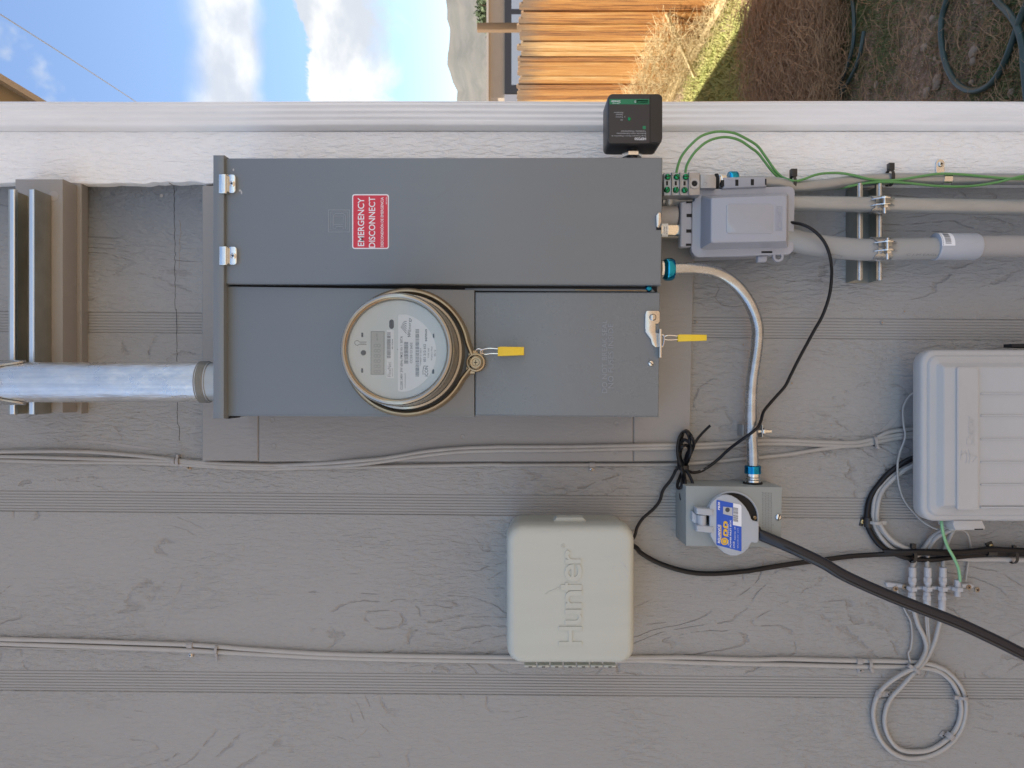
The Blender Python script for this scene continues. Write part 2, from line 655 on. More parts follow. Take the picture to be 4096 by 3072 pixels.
M['cast'] = mat('cast_zinc', (0.40, 0.41, 0.42), 0.5, 0.75, bump=[(420, 0.00025)], var=(60, 0.4, (0.5, 0.5, 0.51)))
M['strutdark'] = mat('mill_steel_strut', (0.42, 0.42, 0.38), 0.42, 0.85, rvar=0.15, bump=[(300, 0.00008)],
                     var=[((25, 25, 25), 0.5, (0.30, 0.30, 0.26))], spots=(60, 0.66, (0.45, 0.45, 0.42)))
M['bluemetal'] = mat('blue_plated_steel', (0.01, 0.20, 0.42), 0.14, 1.0, bump=[(60, 0.0003)], var=(55, 0.6, (0.03, 0.42, 0.62)))
M['pvc'] = mat('grey_pvc', (0.33, 0.335, 0.33), 0.38, var=(8, 0.3, (0.30, 0.30, 0.29)), bump=[(10, 0.0005)])
M['pvcblue'] = mat('blue_grey_pvc', (0.42, 0.45, 0.50), 0.33, var=(14, 0.3, (0.33, 0.36, 0.41)))
M['pvcpaint'] = mat('painted_pvc', (0.35, 0.33, 0.315), 0.5, bump=[((60, 60, 20), 0.0003)])
M['plastic'] = mat('grey_cover_plastic', (0.37, 0.385, 0.43), 0.30, spec=0.5, bump=[(12, 0.0006)])
M['cover2'] = mat('clear_grey_window', (0.35, 0.37, 0.41), 0.10, spec=0.7)
M['hunter'] = mat('sage_plastic', (0.49, 0.505, 0.445), 0.42, bump=[(700, 0.00003), (5, 0.0012)], spec=0.45, var=[((5, 5, 5), 0.35, (0.52, 0.52, 0.455)), ((40, 40, 5), 0.25, (0.43, 0.44, 0.39))], spots=(110, 0.735, (0.28, 0.27, 0.24)))
M['inlet'] = mat('grey_green_box_paint', (0.29, 0.315, 0.305), 0.42, bump=[(700, 0.00007)], spec=0.5)
M['lid'] = mat('blue_grey_lid_plastic', (0.40, 0.435, 0.475), 0.36, bump=[(15, 0.0003)])
M['carrier'] = mat('putty_grey_plastic', (0.47, 0.46, 0.445), 0.48, bump=[(500, 0.00005), (7, 0.0010)],
                   var=[((6, 6, 3), 0.35, (0.41, 0.40, 0.385)), ((3, 3, 12), 0.35, (0.51, 0.51, 0.50))], spots=(85, 0.71, (0.06, 0.06, 0.06)))
M['cablepaint'] = mat('painted_cable', (0.380, 0.362, 0.335), 0.42, bump=[((90, 90, 20), 0.0003)], var=(30, 0.5, (0.325, 0.31, 0.285)),
                      spots=((170, 170, 45), 0.72, (0.03, 0.03, 0.03)))
M['lip'] = mat('sky_lit_galvanised_lip', (0.68, 0.69, 0.68), 0.33, 1.0, bump=[(200, 0.0001)], rvar=0.1)  # strut steel lightened so the reflected sky sits in its colour
M['cablepaint2'] = mat('painted_coax', (0.420, 0.402, 0.375), 0.40, bump=[((90, 90, 20), 0.0003)], var=(30, 0.5, (0.37, 0.352, 0.325)),
                       spots=((120, 120, 60), 0.73, (0.03, 0.03, 0.03)))
M['clippaint'] = mat('painted_clip', (0.35, 0.33, 0.315), 0.45, bump=[(300, 0.0001)])
M['connpaint'] = mat('painted_connector', (0.48, 0.475, 0.48), 0.34, bump=[(300, 0.00012)])
M['black'] = mat('black_jacket', (0.007, 0.007, 0.009), 0.38, spec=0.35, bump=[((200, 200, 60), 0.0001)])
M['blackpaint'] = mat('black_jacket_with_paint', (0.008, 0.008, 0.010), 0.38, spec=0.35, bump=[(180, 0.0002)], spots=((55, 55, 30), 0.66, (0.30, 0.28, 0.27)))
M['blackcord'] = mat('black_power_cord', (0.014, 0.016, 0.024), 0.30, spec=0.45, bump=[(60, 0.0004)])
M['blackplastic'] = mat('black_plastic', (0.022, 0.022, 0.023), 0.38, spec=0.5, bump=[(600, 0.00004)])
M['blacklabel'] = mat('charcoal_label', (0.030, 0.030, 0.033), 0.30)
M['bandgreen'] = mat('green_band', (0.01, 0.19, 0.085), 0.4)
M['greenwire'] = mat('green_wire', (0.11, 0.30, 0.09), 0.33, bump=[(90, 0.0003)], var=(25, 0.4, (0.15, 0.34, 0.13)))
M['greenpale'] = mat('pale_green_wire', (0.25, 0.52, 0.27), 0.4)
M['greenscrew'] = mat('green_screw', (0.02, 0.24, 0.10), 0.16, 0.85, bump=[(500, 0.0003)])
M['yellow'] = mat('yellow_tag', (0.86, 0.60, 0.035), 0.45, bump=[(90, 0.0002)])
M['wire'] = mat('steel_wire', (0.75, 0.75, 0.74), 0.22, 1.0)
M['red'] = mat('red_print', (0.60, 0.018, 0.042), 0.30, spec=0.6, bump=[(70, 0.0002)])
M['whitepr'] = mat('white_print', (0.80, 0.81, 0.83), 0.40)
M['label'] = mat('white_label', (0.93, 0.94, 0.93), 0.45)
M['ink'] = mat('black_ink', (0.05, 0.055, 0.06), 0.5)
M['inkgrey'] = mat('grey_ink', (0.15, 0.16, 0.17), 0.5)
M['inkfaint'] = mat('faint_ink', (0.21, 0.215, 0.21), 0.5)
M['greyprint'] = mat('light_grey_print', (0.45, 0.46, 0.48), 0.5)
M['blueprint'] = mat('blue_print', (0.012, 0.09, 0.50), 0.35)
M['goldprint'] = mat('yellow_print', (0.80, 0.48, 0.02), 0.4)
M['brass'] = mat('aged_brass', (0.44, 0.35, 0.22), 0.36, 0.9, bump=[(160, 0.0002)], rvar=0.15,
                 var=[((30, 30, 30), 0.65, (0.42, 0.40, 0.30)), ((12, 12, 12), 0.5, (0.40, 0.24, 0.14))])
M['brassscrew'] = mat('brass_screw', (0.60, 0.48, 0.24), 0.28, 0.9)
M['rust'] = mat('rusty_screw', (0.42, 0.33, 0.22), 0.6, 0.3, var=(200, 0.7, (0.28, 0.13, 0.05)))
M['meterplate'] = mat('meter_plate', (0.74, 0.78, 0.76), 0.42)
M['lcd'] = mat('lcd_panel', (0.50, 0.50, 0.45), 0.3)
M['lcdseg'] = mat('lcd_segment', (0.36, 0.36, 0.33), 0.3)
M['rim'] = mat('meter_rim', (0.42, 0.41, 0.36), 0.22, 0.55, bump=[(200, 0.0001)])
M['meterbody'] = mat('smoked_polycarbonate', (0.20, 0.195, 0.175), 0.20, spec=0.8, var=((8, 8, 8), 0.6, (0.12, 0.115, 0.10)))
M['wood2'] = mat('weathered_post_wood', (0.22, 0.13, 0.06), 0.8, var=((30, 30, 3), 0.5, (0.14, 0.09, 0.05)))
M['hose'] = mat('garden_hose', (0.030, 0.062, 0.055), 0.40, var=(14, 0.5, (0.075, 0.105, 0.09)), bump=[((200, 200, 200), 0.0003)])
M['peel'] = mat('bare_wood', (0.34, 0.25, 0.16), 0.8, var=(120, 0.6, (0.2, 0.15, 0.1)))


def glass_mat():
    m = bpy.data.materials.new('clear_polycarbonate')
    m.use_nodes = True
    nd, lk = m.node_tree.nodes, m.node_tree.links
    nd.clear()
    tr = nd.new('ShaderNodeBsdfTransparent')
    tr.inputs[0].default_value = (0.985, 0.99, 0.99, 1)
    gl = nd.new('ShaderNodeBsdfGlossy')
    gl.inputs['Roughness'].default_value = 0.04
    fr = nd.new('ShaderNodeFresnel')
    fr.inputs[0].default_value = 1.5
    mx = nd.new('ShaderNodeMixShader')
    o = nd.new('ShaderNodeOutputMaterial')
    lk.new(fr.outputs[0], mx.inputs[0])
    lk.new(tr.outputs[0], mx.inputs[1])
    lk.new(gl.outputs[0], mx.inputs[2])
    lk.new(mx.outputs[0], o.inputs[0])
    return m


M['glass'] = glass_mat()


def fence_mat():
    m = bpy.data.materials.new('weathered_cedar')
    m.use_nodes = True
    nd, lk = m.node_tree.nodes, m.node_tree.links
    b = nd['Principled BSDF']
    b.inputs['Roughness'].default_value = 0.85
    t = nd.new('ShaderNodeTexCoord')
    oi = nd.new('ShaderNodeObjectInfo')

    def nz(scale, detail=4, rough_=0.6):
        mp = nd.new('ShaderNodeMapping')
        mp.inputs['Scale'].default_value = scale
        lk.new(t.outputs['Object'], mp.inputs[0])
        lk.new(mth(nd, lk, 'MULTIPLY', oi.outputs['Random'], 37.0), mp.inputs['Location'])
        n = nd.new('ShaderNodeTexNoise')
        n.inputs['Scale'].default_value = 1.0
        n.inputs['Detail'].default_value = detail
        n.inputs['Roughness'].default_value = rough_
        lk.new(mp.outputs[0], n.inputs['Vector'])
        return n.outputs['Fac']
    rp = nd.new('ShaderNodeValToRGB')
    e = rp.color_ramp.elements
    e[0].position, e[0].color = 0.34, (0.13, 0.055, 0.02, 1)
    e[1].position, e[1].color = 0.68, (0.70, 0.46, 0.20, 1)
    e2 = rp.color_ramp.elements.new(0.43)
    e2.color = (0.42, 0.17, 0.04, 1)
    e3 = rp.color_ramp.elements.new(0.56)
    e3.color = (0.52, 0.26, 0.07, 1)
    f = nz((60, 85, 2.2), 6, 0.7)
    f2 = mth(nd, lk, 'ADD', f, mth(nd, lk, 'MULTIPLY', mth(nd, lk, 'SUBTRACT', oi.outputs['Random'], 0.5), 0.22))
    lk.new(f2, rp.inputs[0])
    # greyed tops
    sx = nd.new('ShaderNodeSeparateXYZ')
    lk.new(t.outputs['Object'], sx.inputs[0])
    top = smooth(nd, lk, mth(nd, lk, 'ADD', sx.outputs[2], mth(nd, lk, 'MULTIPLY', nz((20, 20, 4)), 0.5)), 1.62, 1.95)
    mx = nd.new('ShaderNodeMix')
    mx.data_type = 'RGBA'
    lk.new(mth(nd, lk, 'MULTIPLY', top, 0.8), mx.inputs[0])
    lk.new(rp.outputs[0], mx.inputs[6])
    mx.inputs[7].default_value = (0.17, 0.13, 0.09, 1)
    lk.new(mx.outputs[2], b.inputs['Base Color'])
    bp = nd.new('ShaderNodeBump')
    bp.inputs['Distance'].default_value = 0.006
    lk.new(f, bp.inputs['Height'])
    lk.new(bp.outputs[0], b.inputs['Normal'])
    return m


M['fence'] = fence_mat()


def ground_mat():
    m = bpy.data.materials.new('dry_yard_soil')
    m.use_nodes = True
    nd, lk = m.node_tree.nodes, m.node_tree.links
    b = nd['Principled BSDF']
    b.inputs['Roughness'].default_value = 0.95
    t = nd.new('ShaderNodeTexCoord')

    def nz(scale, detail=6, rough_=0.65):
        mp = nd.new('ShaderNodeMapping')
        mp.inputs['Scale'].default_value = (scale,) * 3
        lk.new(t.outputs['Object'], mp.inputs[0])
        n = nd.new('ShaderNodeTexNoise')
        n.inputs['Scale'].default_value = 1.0
        n.inputs['Detail'].default_value = detail
        n.inputs['Roughness'].default_value = rough_
        lk.new(mp.outputs[0], n.inputs['Vector'])
        return n.outputs['Fac']

    def mix(f, a, c):
        mx = nd.new('ShaderNodeMix')
        mx.data_type = 'RGBA'
        lk.new(f, mx.inputs[0])
        for i, s in ((6, a), (7, c)):
            if isinstance(s, tuple):
                mx.inputs[i].default_value = (*s, 1)
            else:
                lk.new(s, mx.inputs[i])
        return mx.outputs[2]
    soil = mix(smooth(nd, lk, nz(14), 0.35, 0.65), (0.20, 0.128, 0.085), (0.42, 0.29, 0.20))
    soil = mix(smooth(nd, lk, nz(70, 3), 0.60, 0.66), soil, (0.55, 0.44, 0.34))
    far = smooth(nd, lk, nz(0.02), 0.4, 0.6)
    soil = mix(smooth(nd, lk, nz(1.7), 0.52, 0.62), soil, (0.16, 0.17, 0.075))
    lk.new(soil, b.inputs['Base Color'])
    bp = nd.new('ShaderNodeBump')
    bp.inputs['Distance'].default_value = 0.03
    lk.new(nz(30, 8), bp.inputs['Height'])
    lk.new(bp.outputs[0], b.inputs['Normal'])
    return m


M['soil'] = ground_mat()
M['grass'] = mat('green_grass', (0.11, 0.17, 0.05), 0.7, var=(9, 0.6, (0.22, 0.22, 0.09)))
M['lime'] = mat('yellow_green_cover', (0.33, 0.35, 0.09), 0.7, var=(6, 0.6, (0.48, 0.40, 0.16)))
M['straw'] = mat('dry_weed_stems', (0.46, 0.30, 0.165), 0.8, var=(7, 0.6, (0.26, 0.155, 0.085)))
M['drygrass'] = mat('bleached_dry_grass', (0.62, 0.49, 0.26), 0.8, var=(6, 0.5, (0.42, 0.32, 0.16)))
M['stone'] = mat('yard_stone', (0.44, 0.35, 0.26), 0.85, bump=[(120, 0.002)], var=(40, 0.6, (0.22, 0.17, 0.13)))
M['highlight'] = mat('raised_enamel_highlight', (0.27, 0.30, 0.33), 0.30)  # paler than the panel: highlights on raised edges put into the colour
M['hill'] = mat('hazy_dry_hillside', (0.115, 0.105, 0.09), 0.95, var=[((.02, .02, .05), 0.6, (0.075, 0.078, 0.062)), ((.006, .006, .02), 0.5, (0.15, 0.13, 0.10))])  # dry slope colours paled so the distance haze is part of the paint
M['stucco'] = mat('tan_stucco', (0.40, 0.32, 0.235), 0.9, bump=[(40, 0.01)], var=(3, 0.3, (0.34, 0.27, 0.2)))
M['frame'] = mat('dark_window_frame', (0.035, 0.037, 0.045), 0.4)
M['pane'] = mat('pale_window_pane', (0.42, 0.50, 0.58), 0.12, spec=0.8)
M['palewall'] = mat('pale_wall', (0.55, 0.56, 0.58), 0.8)
M['leaf'] = mat('tree_foliage', (0.07, 0.10, 0.04), 0.8, var=(2, 0.6, (0.12, 0.14, 0.06)))
M['bark'] = mat('bark', (0.12, 0.09, 0.06), 0.9)
M['shingle'] = mat('roof_shingle', (0.16, 0.13, 0.11), 0.9)

# ------------------------------------------------------------------ setting
# ground: a sheet that reaches the horizon, finer near the house
mb = MB()
xs = [-4000, -300, -60, -20] + list(np.linspace(-8, 8, 33)) + [20, 60, 300, 4000]
ys = [-4000, -300, -60, -20] + list(np.linspace(-8, 10, 37)) + [20, 60, 300, 4000]
for y in ys:
    for x in xs:
        near = max(0, 1 - max(abs(x), abs(y - 2)) / 8)
        z = (0.018 * sin(x * 4.1 + y * 1.3) + 0.014 * sin(y * 5.3 - x * 2.2)) * near - 0.01
        mb.v.append((x, y, z))
nx = len(xs)
for j in range(len(ys) - 1):
    for i in range(nx - 1):
        mb.f.append((j * nx + i, j * nx + i + 1, (j + 1) * nx + i + 1, (j + 1) * nx + i))
        mb.m.append(0)
g = finish('ground', mb, M['soil'], world_origin=(0, 0, 0))
g['kind'] = 'structure'

# hills on the skyline
mb = MB()
R0 = 1700.0
na, rows = 260, 9
for j in range(rows):
    for i in range(na + 1):
        az = radians(-75 + 150 * i / na)          # measured from +Y towards +X
        q = az * 57.3
        crest = 0.058 + 0.004 * sin(q * .55 + 1.0) + 0.0025 * sin(q * 1.7) + 0.0012 * sin(q * 5.1 + 2) + 0.02 * sin(q * .045 - .6)
        t = j / (rows - 1)
        R = R0 * (0.55 + 0.45 * t)
        hgt = R0 * crest * 1.09 * (t ** 1.25) * (1 + 0.10 * sin(q * 3.1 + j * 1.9) * (1 - t) * 2) + (H if t == 1 else 0)
        mb.v.append((R * sin(az), R * cos(az), max(hgt, 0) - (3 if j == 0 else 0)))
for j in range(rows - 1):
    for i in range(na):
        a = j * (na + 1) + i
        mb.f.append((a, a + 1, a + na + 2, a + na + 1))
        mb.m.append(0)
hl = finish('hills', mb, M['hill'], world_origin=(0, 0, 0))
hl['kind'] = 'structure'

# the house: siding wall, corner trim, side wall, roof overhang and downspout
house = thing('house', 'grey ribbed-siding house wall with white corner board and white downspout', 'house', (0, 0, 0))
XR = 0.396
SH = 0.0085


def siding_profile():
    """(x, y, material) from left to right; reeded strips sunk a little into the rough faces"""
    strips = [(-3, ), ]
    pts = []
    cx = []
    for k in range(-2, 4):
        v0 = 1263 + 718 * k
        cx.append(((1536 - (v0 + 80)) * D / F, (1536 - v0) * D / F))
    cx.sort()
    x = -1.9
    pts.append((x, 0.0, 0))
    for a, b in cx:
        if b > 0.33 or a < -1.85:
            continue
        pts.append((a - 0.0012, 0.0, 0))
        pts.append((a, 0.0022, 1))
        n = 7
        w = (b - a) / n
        for i in range(n):
            x0 = a + i * w
            pts.append((x0 + w * .14, 0.0014, 1))
            pts.append((x0 + w * .72, 0.0012, 1))
            if i < n - 1:
                pts.append((x0 + w * .86, 0.0024, 1))
                pts.append((x0 + w * 1.0, 0.0023, 1))
        pts.append((b, 0.0022, 1))
        pts.append((b + 0.0012, 0.0, 0))
    pts.append((XR, 0.0, 0))
    return pts


prof = siding_profile()
seam = P(704, 1200, 0).z
for (z0, z1) in ((0.12, 3.32),):
    mb = MB()
    for z in (z0, z1):
        for x, y, _ in prof:
            mb.v.append((x + SH * (z - H), y, z))
    n = len(prof)
    for i in range(n - 1):
        mb.f.append((i, i + 1, n + i + 1, n + i))
        mb.m.append(1 if (prof[i][2] and prof[i + 1][2]) else 0)
    # sheet edge returned into the wall
    e = z1
    k = n
    b = len(mb.v)
    mb.v += [(prof[0][0], 0.011, e), (XR, 0.011, e)]
    mb.f.append((k, k + n - 1, b + 1, b))
    mb.m.append(0)
    part('siding_sheet', mb, [M['siding'], M['reed']], house).data.set_sharp_from_angle(angle=radians(20))
mb = MB()
mb.stroke([(697 + 10 * (v - 745) / 1035 + random.uniform(-2.2, 2.2), v) for v in range(738, 1250, 14)], .0005, 0, 0, .0003)
mb.stroke([(706 + 6 * (v - 1250) / 540 + random.uniform(-1.5, 1.5), v) for v in range(1236, 1500, 14)], .0006, .0, 0, .0003)
mb.stroke([(709 + random.uniform(-1.5, 1.5) + (8 if v > 1700 else 0), v) for v in range(1580, 1772, 14)], .0006, .0, 0, .0003)
part('sheet_seam', mb, M['dark'], house)
mb = MB()
mb.stroke([(720 + random.uniform(-4, 4), v) for v in range(880, 1080, 16)], .0004, 0, 0, .0003)
part('paint_crack', mb, M['rust'], house)
mb = MB().box(-8, XR, 0.012, 12, 0.0, 3.34)
part('wall_core', mb, M['dark'], house)
mb = MB().box(-8, -1.9, 0.0, 0.0119, 0.12, 3.32)
part('siding_sheet', mb, M['siding'], house)
mb = MB().box(XR, XR + 0.008, 0.0, 12, 0.12, 3.32)
part('side_wall', mb, M['siding'], house)
# white corner board with a ragged painted edge
mb = MB()
pl = []
for i in range(0, 181):
    u = -500 + i * 30
    jv = 733 + 2.2 * sin(i * .9) + random.uniform(-1.6, 1.6)
    if 600 < u < 700:
        jv = 729 + random.uniform(-3, 3)
    if 700 < u < 812:
        jv = 731 + random.uniform(-5, 4)
    if u > 2700:
        jv = 738 + random.uniform(-1, 1)
    pl.append((u, jv))
pl += [(4900, 526), (-500, 526)]
mb.prism(ppoly(pl, 0.020), -0.0005, 0.020, 0.0015, 2)
part('corner_board', mb, M['white'], house)
mb = MB()
pl = [(640, 716), (655, 721), (690, 722), (715, 717), (745, 716), (770, 719), (772, 726), (742, 730), (718, 731), (700, 728), (672, 731), (650, 728)]
mb.prism(ppoly(pl, 0.014), 0.0, 0.014, 0.001)
part('bare_wood_patch', mb, M['peel'], house)
# ribbed downspout on the corner
x0, x1 = 0.4046, 0.4515
prof2 = [(x0, 0.05)]
yf = -0.032
n = 40
for i in range(n + 1):
    t = i / n
    x = x0 + (x1 - x0) * t
    edge = min(t, 1 - t)
    y = yf + 0.010 * (1 - min(1, edge / 0.16)) ** 2
    y += 0.0022 * (0.5 + 0.5 * cos((t - 0.5) * 2 * pi * 5.0)) * (1 if 0.26 < t < 0.90 else 0)
    prof2.append((x, y))
prof2.append((x1, 0.05))
mb = MB()
zl = [0.1 + 0.1 * i for i in range(34)]
rings = []
for z in zl:
    w = 0.0010 * sin(z * 9) + (0.004 * max(0, z - 2.2))
    rings.append([(x - w * .6, y, z) for x, y in prof2])
mb.ring_stack(rings)
part('downspout', mb, M['downspout'], house)
for z in (0.5, 3.0):
    mb = MB().box(x0 - .001, x1 + .002, -0.034, 0.052, z, z + 0.03)
    part('downspout_strap', mb, M['downspout'], house)
# eave over the side wall
EX, EZ = 0.94, 3.32
mb = MB().box(-8, EX - 0.02, -0.25, 12.3, EZ, EZ + 0.012)
part('soffit', mb, M['soffit'], house)
mb = MB().box(EX - 0.02, EX, -0.27, 12.32, EZ - 0.022, EZ + 0.15)
part('fascia', mb, M['fascia'], house)
mb = MB()
mb.add([(EX + .02, -.3, EZ + .15), (EX + .02, 12.4, EZ + .15), (-3.5, 12.4, EZ + 1.55), (-3.5, -.3, EZ + 1.55), (-8, 12.4, EZ + .15), (-8, -.3, EZ + .15),
        (EX + .02, -.3, EZ + .17), (EX + .02, 12.4, EZ + .17), (-3.5, 12.4, EZ + 1.57), (-3.5, -.3, EZ + 1.57), (-8, 12.4, EZ + .17), (-8, -.3, EZ + .17)],
       [(0, 1, 2, 3), (3, 2, 4, 5), (6, 9, 8, 7), (9, 11, 10, 8), (0, 6, 7, 1), (0, 3, 9, 6), (3, 5, 11, 9), (1, 7, 8, 2), (2, 8, 10, 4), (4, 10, 11, 5)])
part('roof', mb, M['shingle'], house)
mb = MB()
mb.add([(-8, 0.0, EZ + .012), (EX - .03, 0.0, EZ + .012), (-3.5, 0.0, EZ + 1.5), (-8, 0.05, EZ + .012), (EX - .03, 0.05, EZ + .012), (-3.5, 0.05, EZ + 1.5)],
       [(0, 1, 2), (3, 5, 4), (0, 3, 4, 1), (1, 4, 5, 2), (2, 5, 3, 0)])
part('gable_wall', mb, M['siding'], house)

# wooden fence running away beside the yard
FX = 1.84 * H
fence = thing('wooden_fence', 'weathered orange cedar board fence along the far side of the yard', 'fence', (FX, 2, 0))
y = 1.6
bw = 0.108
base_meshes = []
for k in range(4):
    b_ = MB()
    hgt = 1.66 + 0.012 * k
    pr = [(-bw / 2, 0), (bw / 2, 0), (bw / 2, hgt - .02), (bw / 2 - .02, hgt), (-bw / 2 + .02, hgt), (-bw / 2, hgt - .02)]
    fr_ = [(-0.009, p[0], p[1]) for p in pr]
    bk_ = [(0.009, p[0], p[1]) for p in pr]
    nn = len(pr)
    b_.add(fr_ + bk_, [tuple(range(nn)), tuple(reversed(range(nn, 2 * nn)))] + [(i, nn + i, nn + (i + 1) % nn, (i + 1) % nn) for i in range(nn)])
    me = bpy.data.meshes.new('fence_board')
    me.from_pydata(b_.v, [], b_.f)
    me.materials.append(M['fence'])
    base_meshes.append(me)
i = 0
while y < 14:
    o = bpy.data.objects.new('fence_board', random.choice(base_meshes))
    o.location = (random.uniform(-.012, .012), y - 2, random.uniform(-.012, .012))
    o.rotation_euler = (random.uniform(-.006, .006), 0, random.uniform(-.05, .05))
    o.parent = fence
    COL.objects.link(o)
    y += bw + random.uniform(.002, .007)
    i += 1
for z in (0.35, 1.35):
    part('rail', MB().box(FX + .012, FX + .05, 1.5, 14, z, z + .09), M['wood2'], fence)
for k in range(6):
    part('fence_post', MB().box(FX + .052, FX + .14, 2 + k * 2.4, 2.09 + k * 2.4, 0, 1.62), M['wood2'], fence)

# brown post standing behind the fence
pL = 9.6
px = (1536 - 104) / F * pL
z_top = H + (2048 - 1908) / F * pL
mb = MB().box(px - .045, px + .045, pL - D, pL - D + .09, 0, z_top, 0, 0.004)
solo('wooden_post', mb, M['wood2'], 'brown square wooden post rising above the fence top', 'post')
# tan garage beyond it
gL = 24.0
garage = thing('garage', 'low tan stucco building with a dark framed window beyond the fence', 'building', (9, gL - D, 0))


def far(u, v, L=gL):
    return (1536 - v) / F * L, H + (2048 - u) / F * L


gx0, gz1 = far(1955, 392)
mb = MB().box(gx0, gx0 + 9, gL - D, gL - D + 6, 0, gz1)
part('wall', mb, M['stucco'], garage)
mb = MB().box(gx0 - .15, gx0 + 9.15, gL - D - .12, gL - D + 6.1, gz1 + .002, gz1 + .07)
part('roof_edge', mb, M['fascia'], garage)
fx0, fz1 = far(2019, 376)
fx1, fz0 = far(2110, -60)
mb = MB().box(fx0, fx1, gL - D - .06, gL - D - .001, fz0, fz1)
wf = part('window_frame', mb, M['frame'], garage)
for va, vb in ((343, 62), (40, -40)):
    ax, az1 = far(2046, va)
    bx, az0 = far(2100, vb)
    part('pane', MB().box(ax, bx, gL - D - .075, gL - D - .061, az0, az1), M['pane'], wf)
ax, az1 = far(2018, 398)
bx, az0 = far(2110, 380)
part('pale_door', MB().box(ax - 1.2, bx, gL - D - .05, gL - D - .002, 0, az1), M['palewall'], garage)

# a small tree on the slope behind it
tr = thing('tree', 'small dark green tree beyond the low tan building', 'tree', (18.5, 36, 0))
mb = MB()
mb.tube([(18.5, 36, 0), (18.6, 36.1, 1.4), (18.4, 36, 2.6)], [.16, .12, .05], 8)
for k in range(7):
    a = k * 0.9
    mb.tube([(18.5, 36, 1.5 + .15 * k), (18.5 + cos(a) * .7, 36 + sin(a) * .7, 2.3 + .1 * k), (18.5 + cos(a) * 1.2, 36 + sin(a) * 1.2, 2.8 + .1 * k)], [.05, .035, .015], 5)
part('trunk', mb, M['bark'], tr)
mb = MB()
for k in range(2600):
    c = Vector(rng.normal(0, 1, 3))
    c = c.normalized() * (random.random() ** .4) * 0.85
    c = Vector((18.5 + c.x * 1.1, 36 + c.y * 1.1, 2.9 + c.z * .75)) + Vector((sin(k * .01) * .2, 0, 0))
    a, b2 = Vector(rng.normal(0, .06, 3)), Vector(rng.normal(0, .06, 3))
    mb.add([c, c + a, c + a + b2, c + b2], [(0, 1, 2, 3)])
part('crown', mb, M['leaf'], tr)

# overhead service wire
mb = MB()
w0, w1 = Vector(((1536 - 57) / F * 9, 9 - D, H + 2048 / F * 9)), Vector(((1536 - 403) / F * 13, 13 - D, H + (2048 - 537) / F * 13))
dv = w1 - w0
pts = []
for k in range(9):
    t = -0.9 + k * 0.35
    p = w0 + dv * t
    p.z += 0.05 * (t * t - t)
    pts.append(p)
mb.tube(pts, 0.0085, 6, 3)
solo('overhead_wire', mb, M['galvdull'], 'thin grey overhead wire crossing the blue sky', 'wire')

# --------------------------- yard litter


def strands(area, n, length, r, curl, m, name, z0=0.0, zr=0.06, segs=7, flat=0.5):
    """curved dry stems; area(k) gives x,y"""
    V, Fc = [], []
    for k in range(n):
        x, y = area(k)
        p = Vector((x, y, z0 + random.random() * zr))
        a = random.uniform(0, 2 * pi)
        e = random.uniform(-.25, .7)
        L = length * random.uniform(.4, 1.3)
        dv = Vector((cos(a) * cos(e), sin(a) * cos(e), sin(e) * flat))
        rr = r * random.uniform(.5, 1.4)
        b0 = len(V)
        cur = random.uniform(-curl, curl)
        for s in range(segs + 1):
            t = s / segs
            side = dv.cross(Vector((0, 0, 1)))
            side = side.normalized() if side.length > .01 else Vector((1, 0, 0))
            w = rr * (1 - .6 * t)
            V += [p + side * w, p - side * w * .5 + Vector((0, 0, w)), p - side * w * .5 - Vector((0, 0, w))]
            if s < segs:
                for q in range(3):
                    i, j = b0 + s * 3 + q, b0 + s * 3 + (q + 1) % 3
                    Fc.append((i, j, j + 3, i + 3))
            p = p + dv * (L / segs)
            rot = Matrix.Rotation(cur + random.uniform(-curl, curl) * .6, 3, 'Z')
            dv = rot @ dv
            dv.z += random.uniform(-.25, .18)
            if p.z < z0 + .003:
                dv.z = abs(dv.z) * .5
                p.z = z0 + .003
            dv.normalize()
    b = MB()
    b.v, b.f, b.m = V, Fc, [0] * len(Fc)
    o = finish(name, b, m, world_origin=(0, 0, 0))
    o['kind'] = 'stuff'
    return o


def blades(area, n, length, w, m, name):
    V, Fc = [], []
    for k in range(n):
        x, y = area(k)
        a = random.uniform(0, 2 * pi)
        L = length * random.uniform(.5, 1.5)
        s = Vector((cos(a), sin(a), 0)) * w * random.uniform(.6, 1.4)
        ln = Vector((cos(a + 1.6 + random.uniform(-.5, .5)), sin(a + 1.6 + random.uniform(-.5, .5)), 0)) * L * random.uniform(.3, 1.1)
        p = Vector((x, y, -.012))
        b0 = len(V)
        V += [p - s, p + s, p + ln * .4 + Vector((0, 0, L * .6)) + s * .7, p + ln * .4 + Vector((0, 0, L * .6)) - s * .7, p + ln + Vector((0, 0, L * .8))]
        Fc += [(b0, b0 + 1, b0 + 2, b0 + 3), (b0 + 3, b0 + 2, b0 + 4)]
    b = MB()
    b.v, b.f, b.m = V, Fc, [0] * len(Fc)
    o = finish(name, b, m, world_origin=(0, 0, 0))
    o['kind'] = 'stuff'
    return o


def from_pix(boxes):
    tot = []

    def f(k):
        u0, u1, v0, v1 = random.choice(boxes)
        while True:
            p = G(random.uniform(u0, u1), random.uniform(v0, v1))
            return p.x, p.y
    return f


def clumps(boxes, nc, rad):
    f = from_pix(boxes)
    cs = [f(0) for _ in range(nc)]

    def g_(k):
        c = random.choice(cs)
        return c[0] + random.gauss(0, rad), c[1] + random.gauss(0, rad)
    return g_


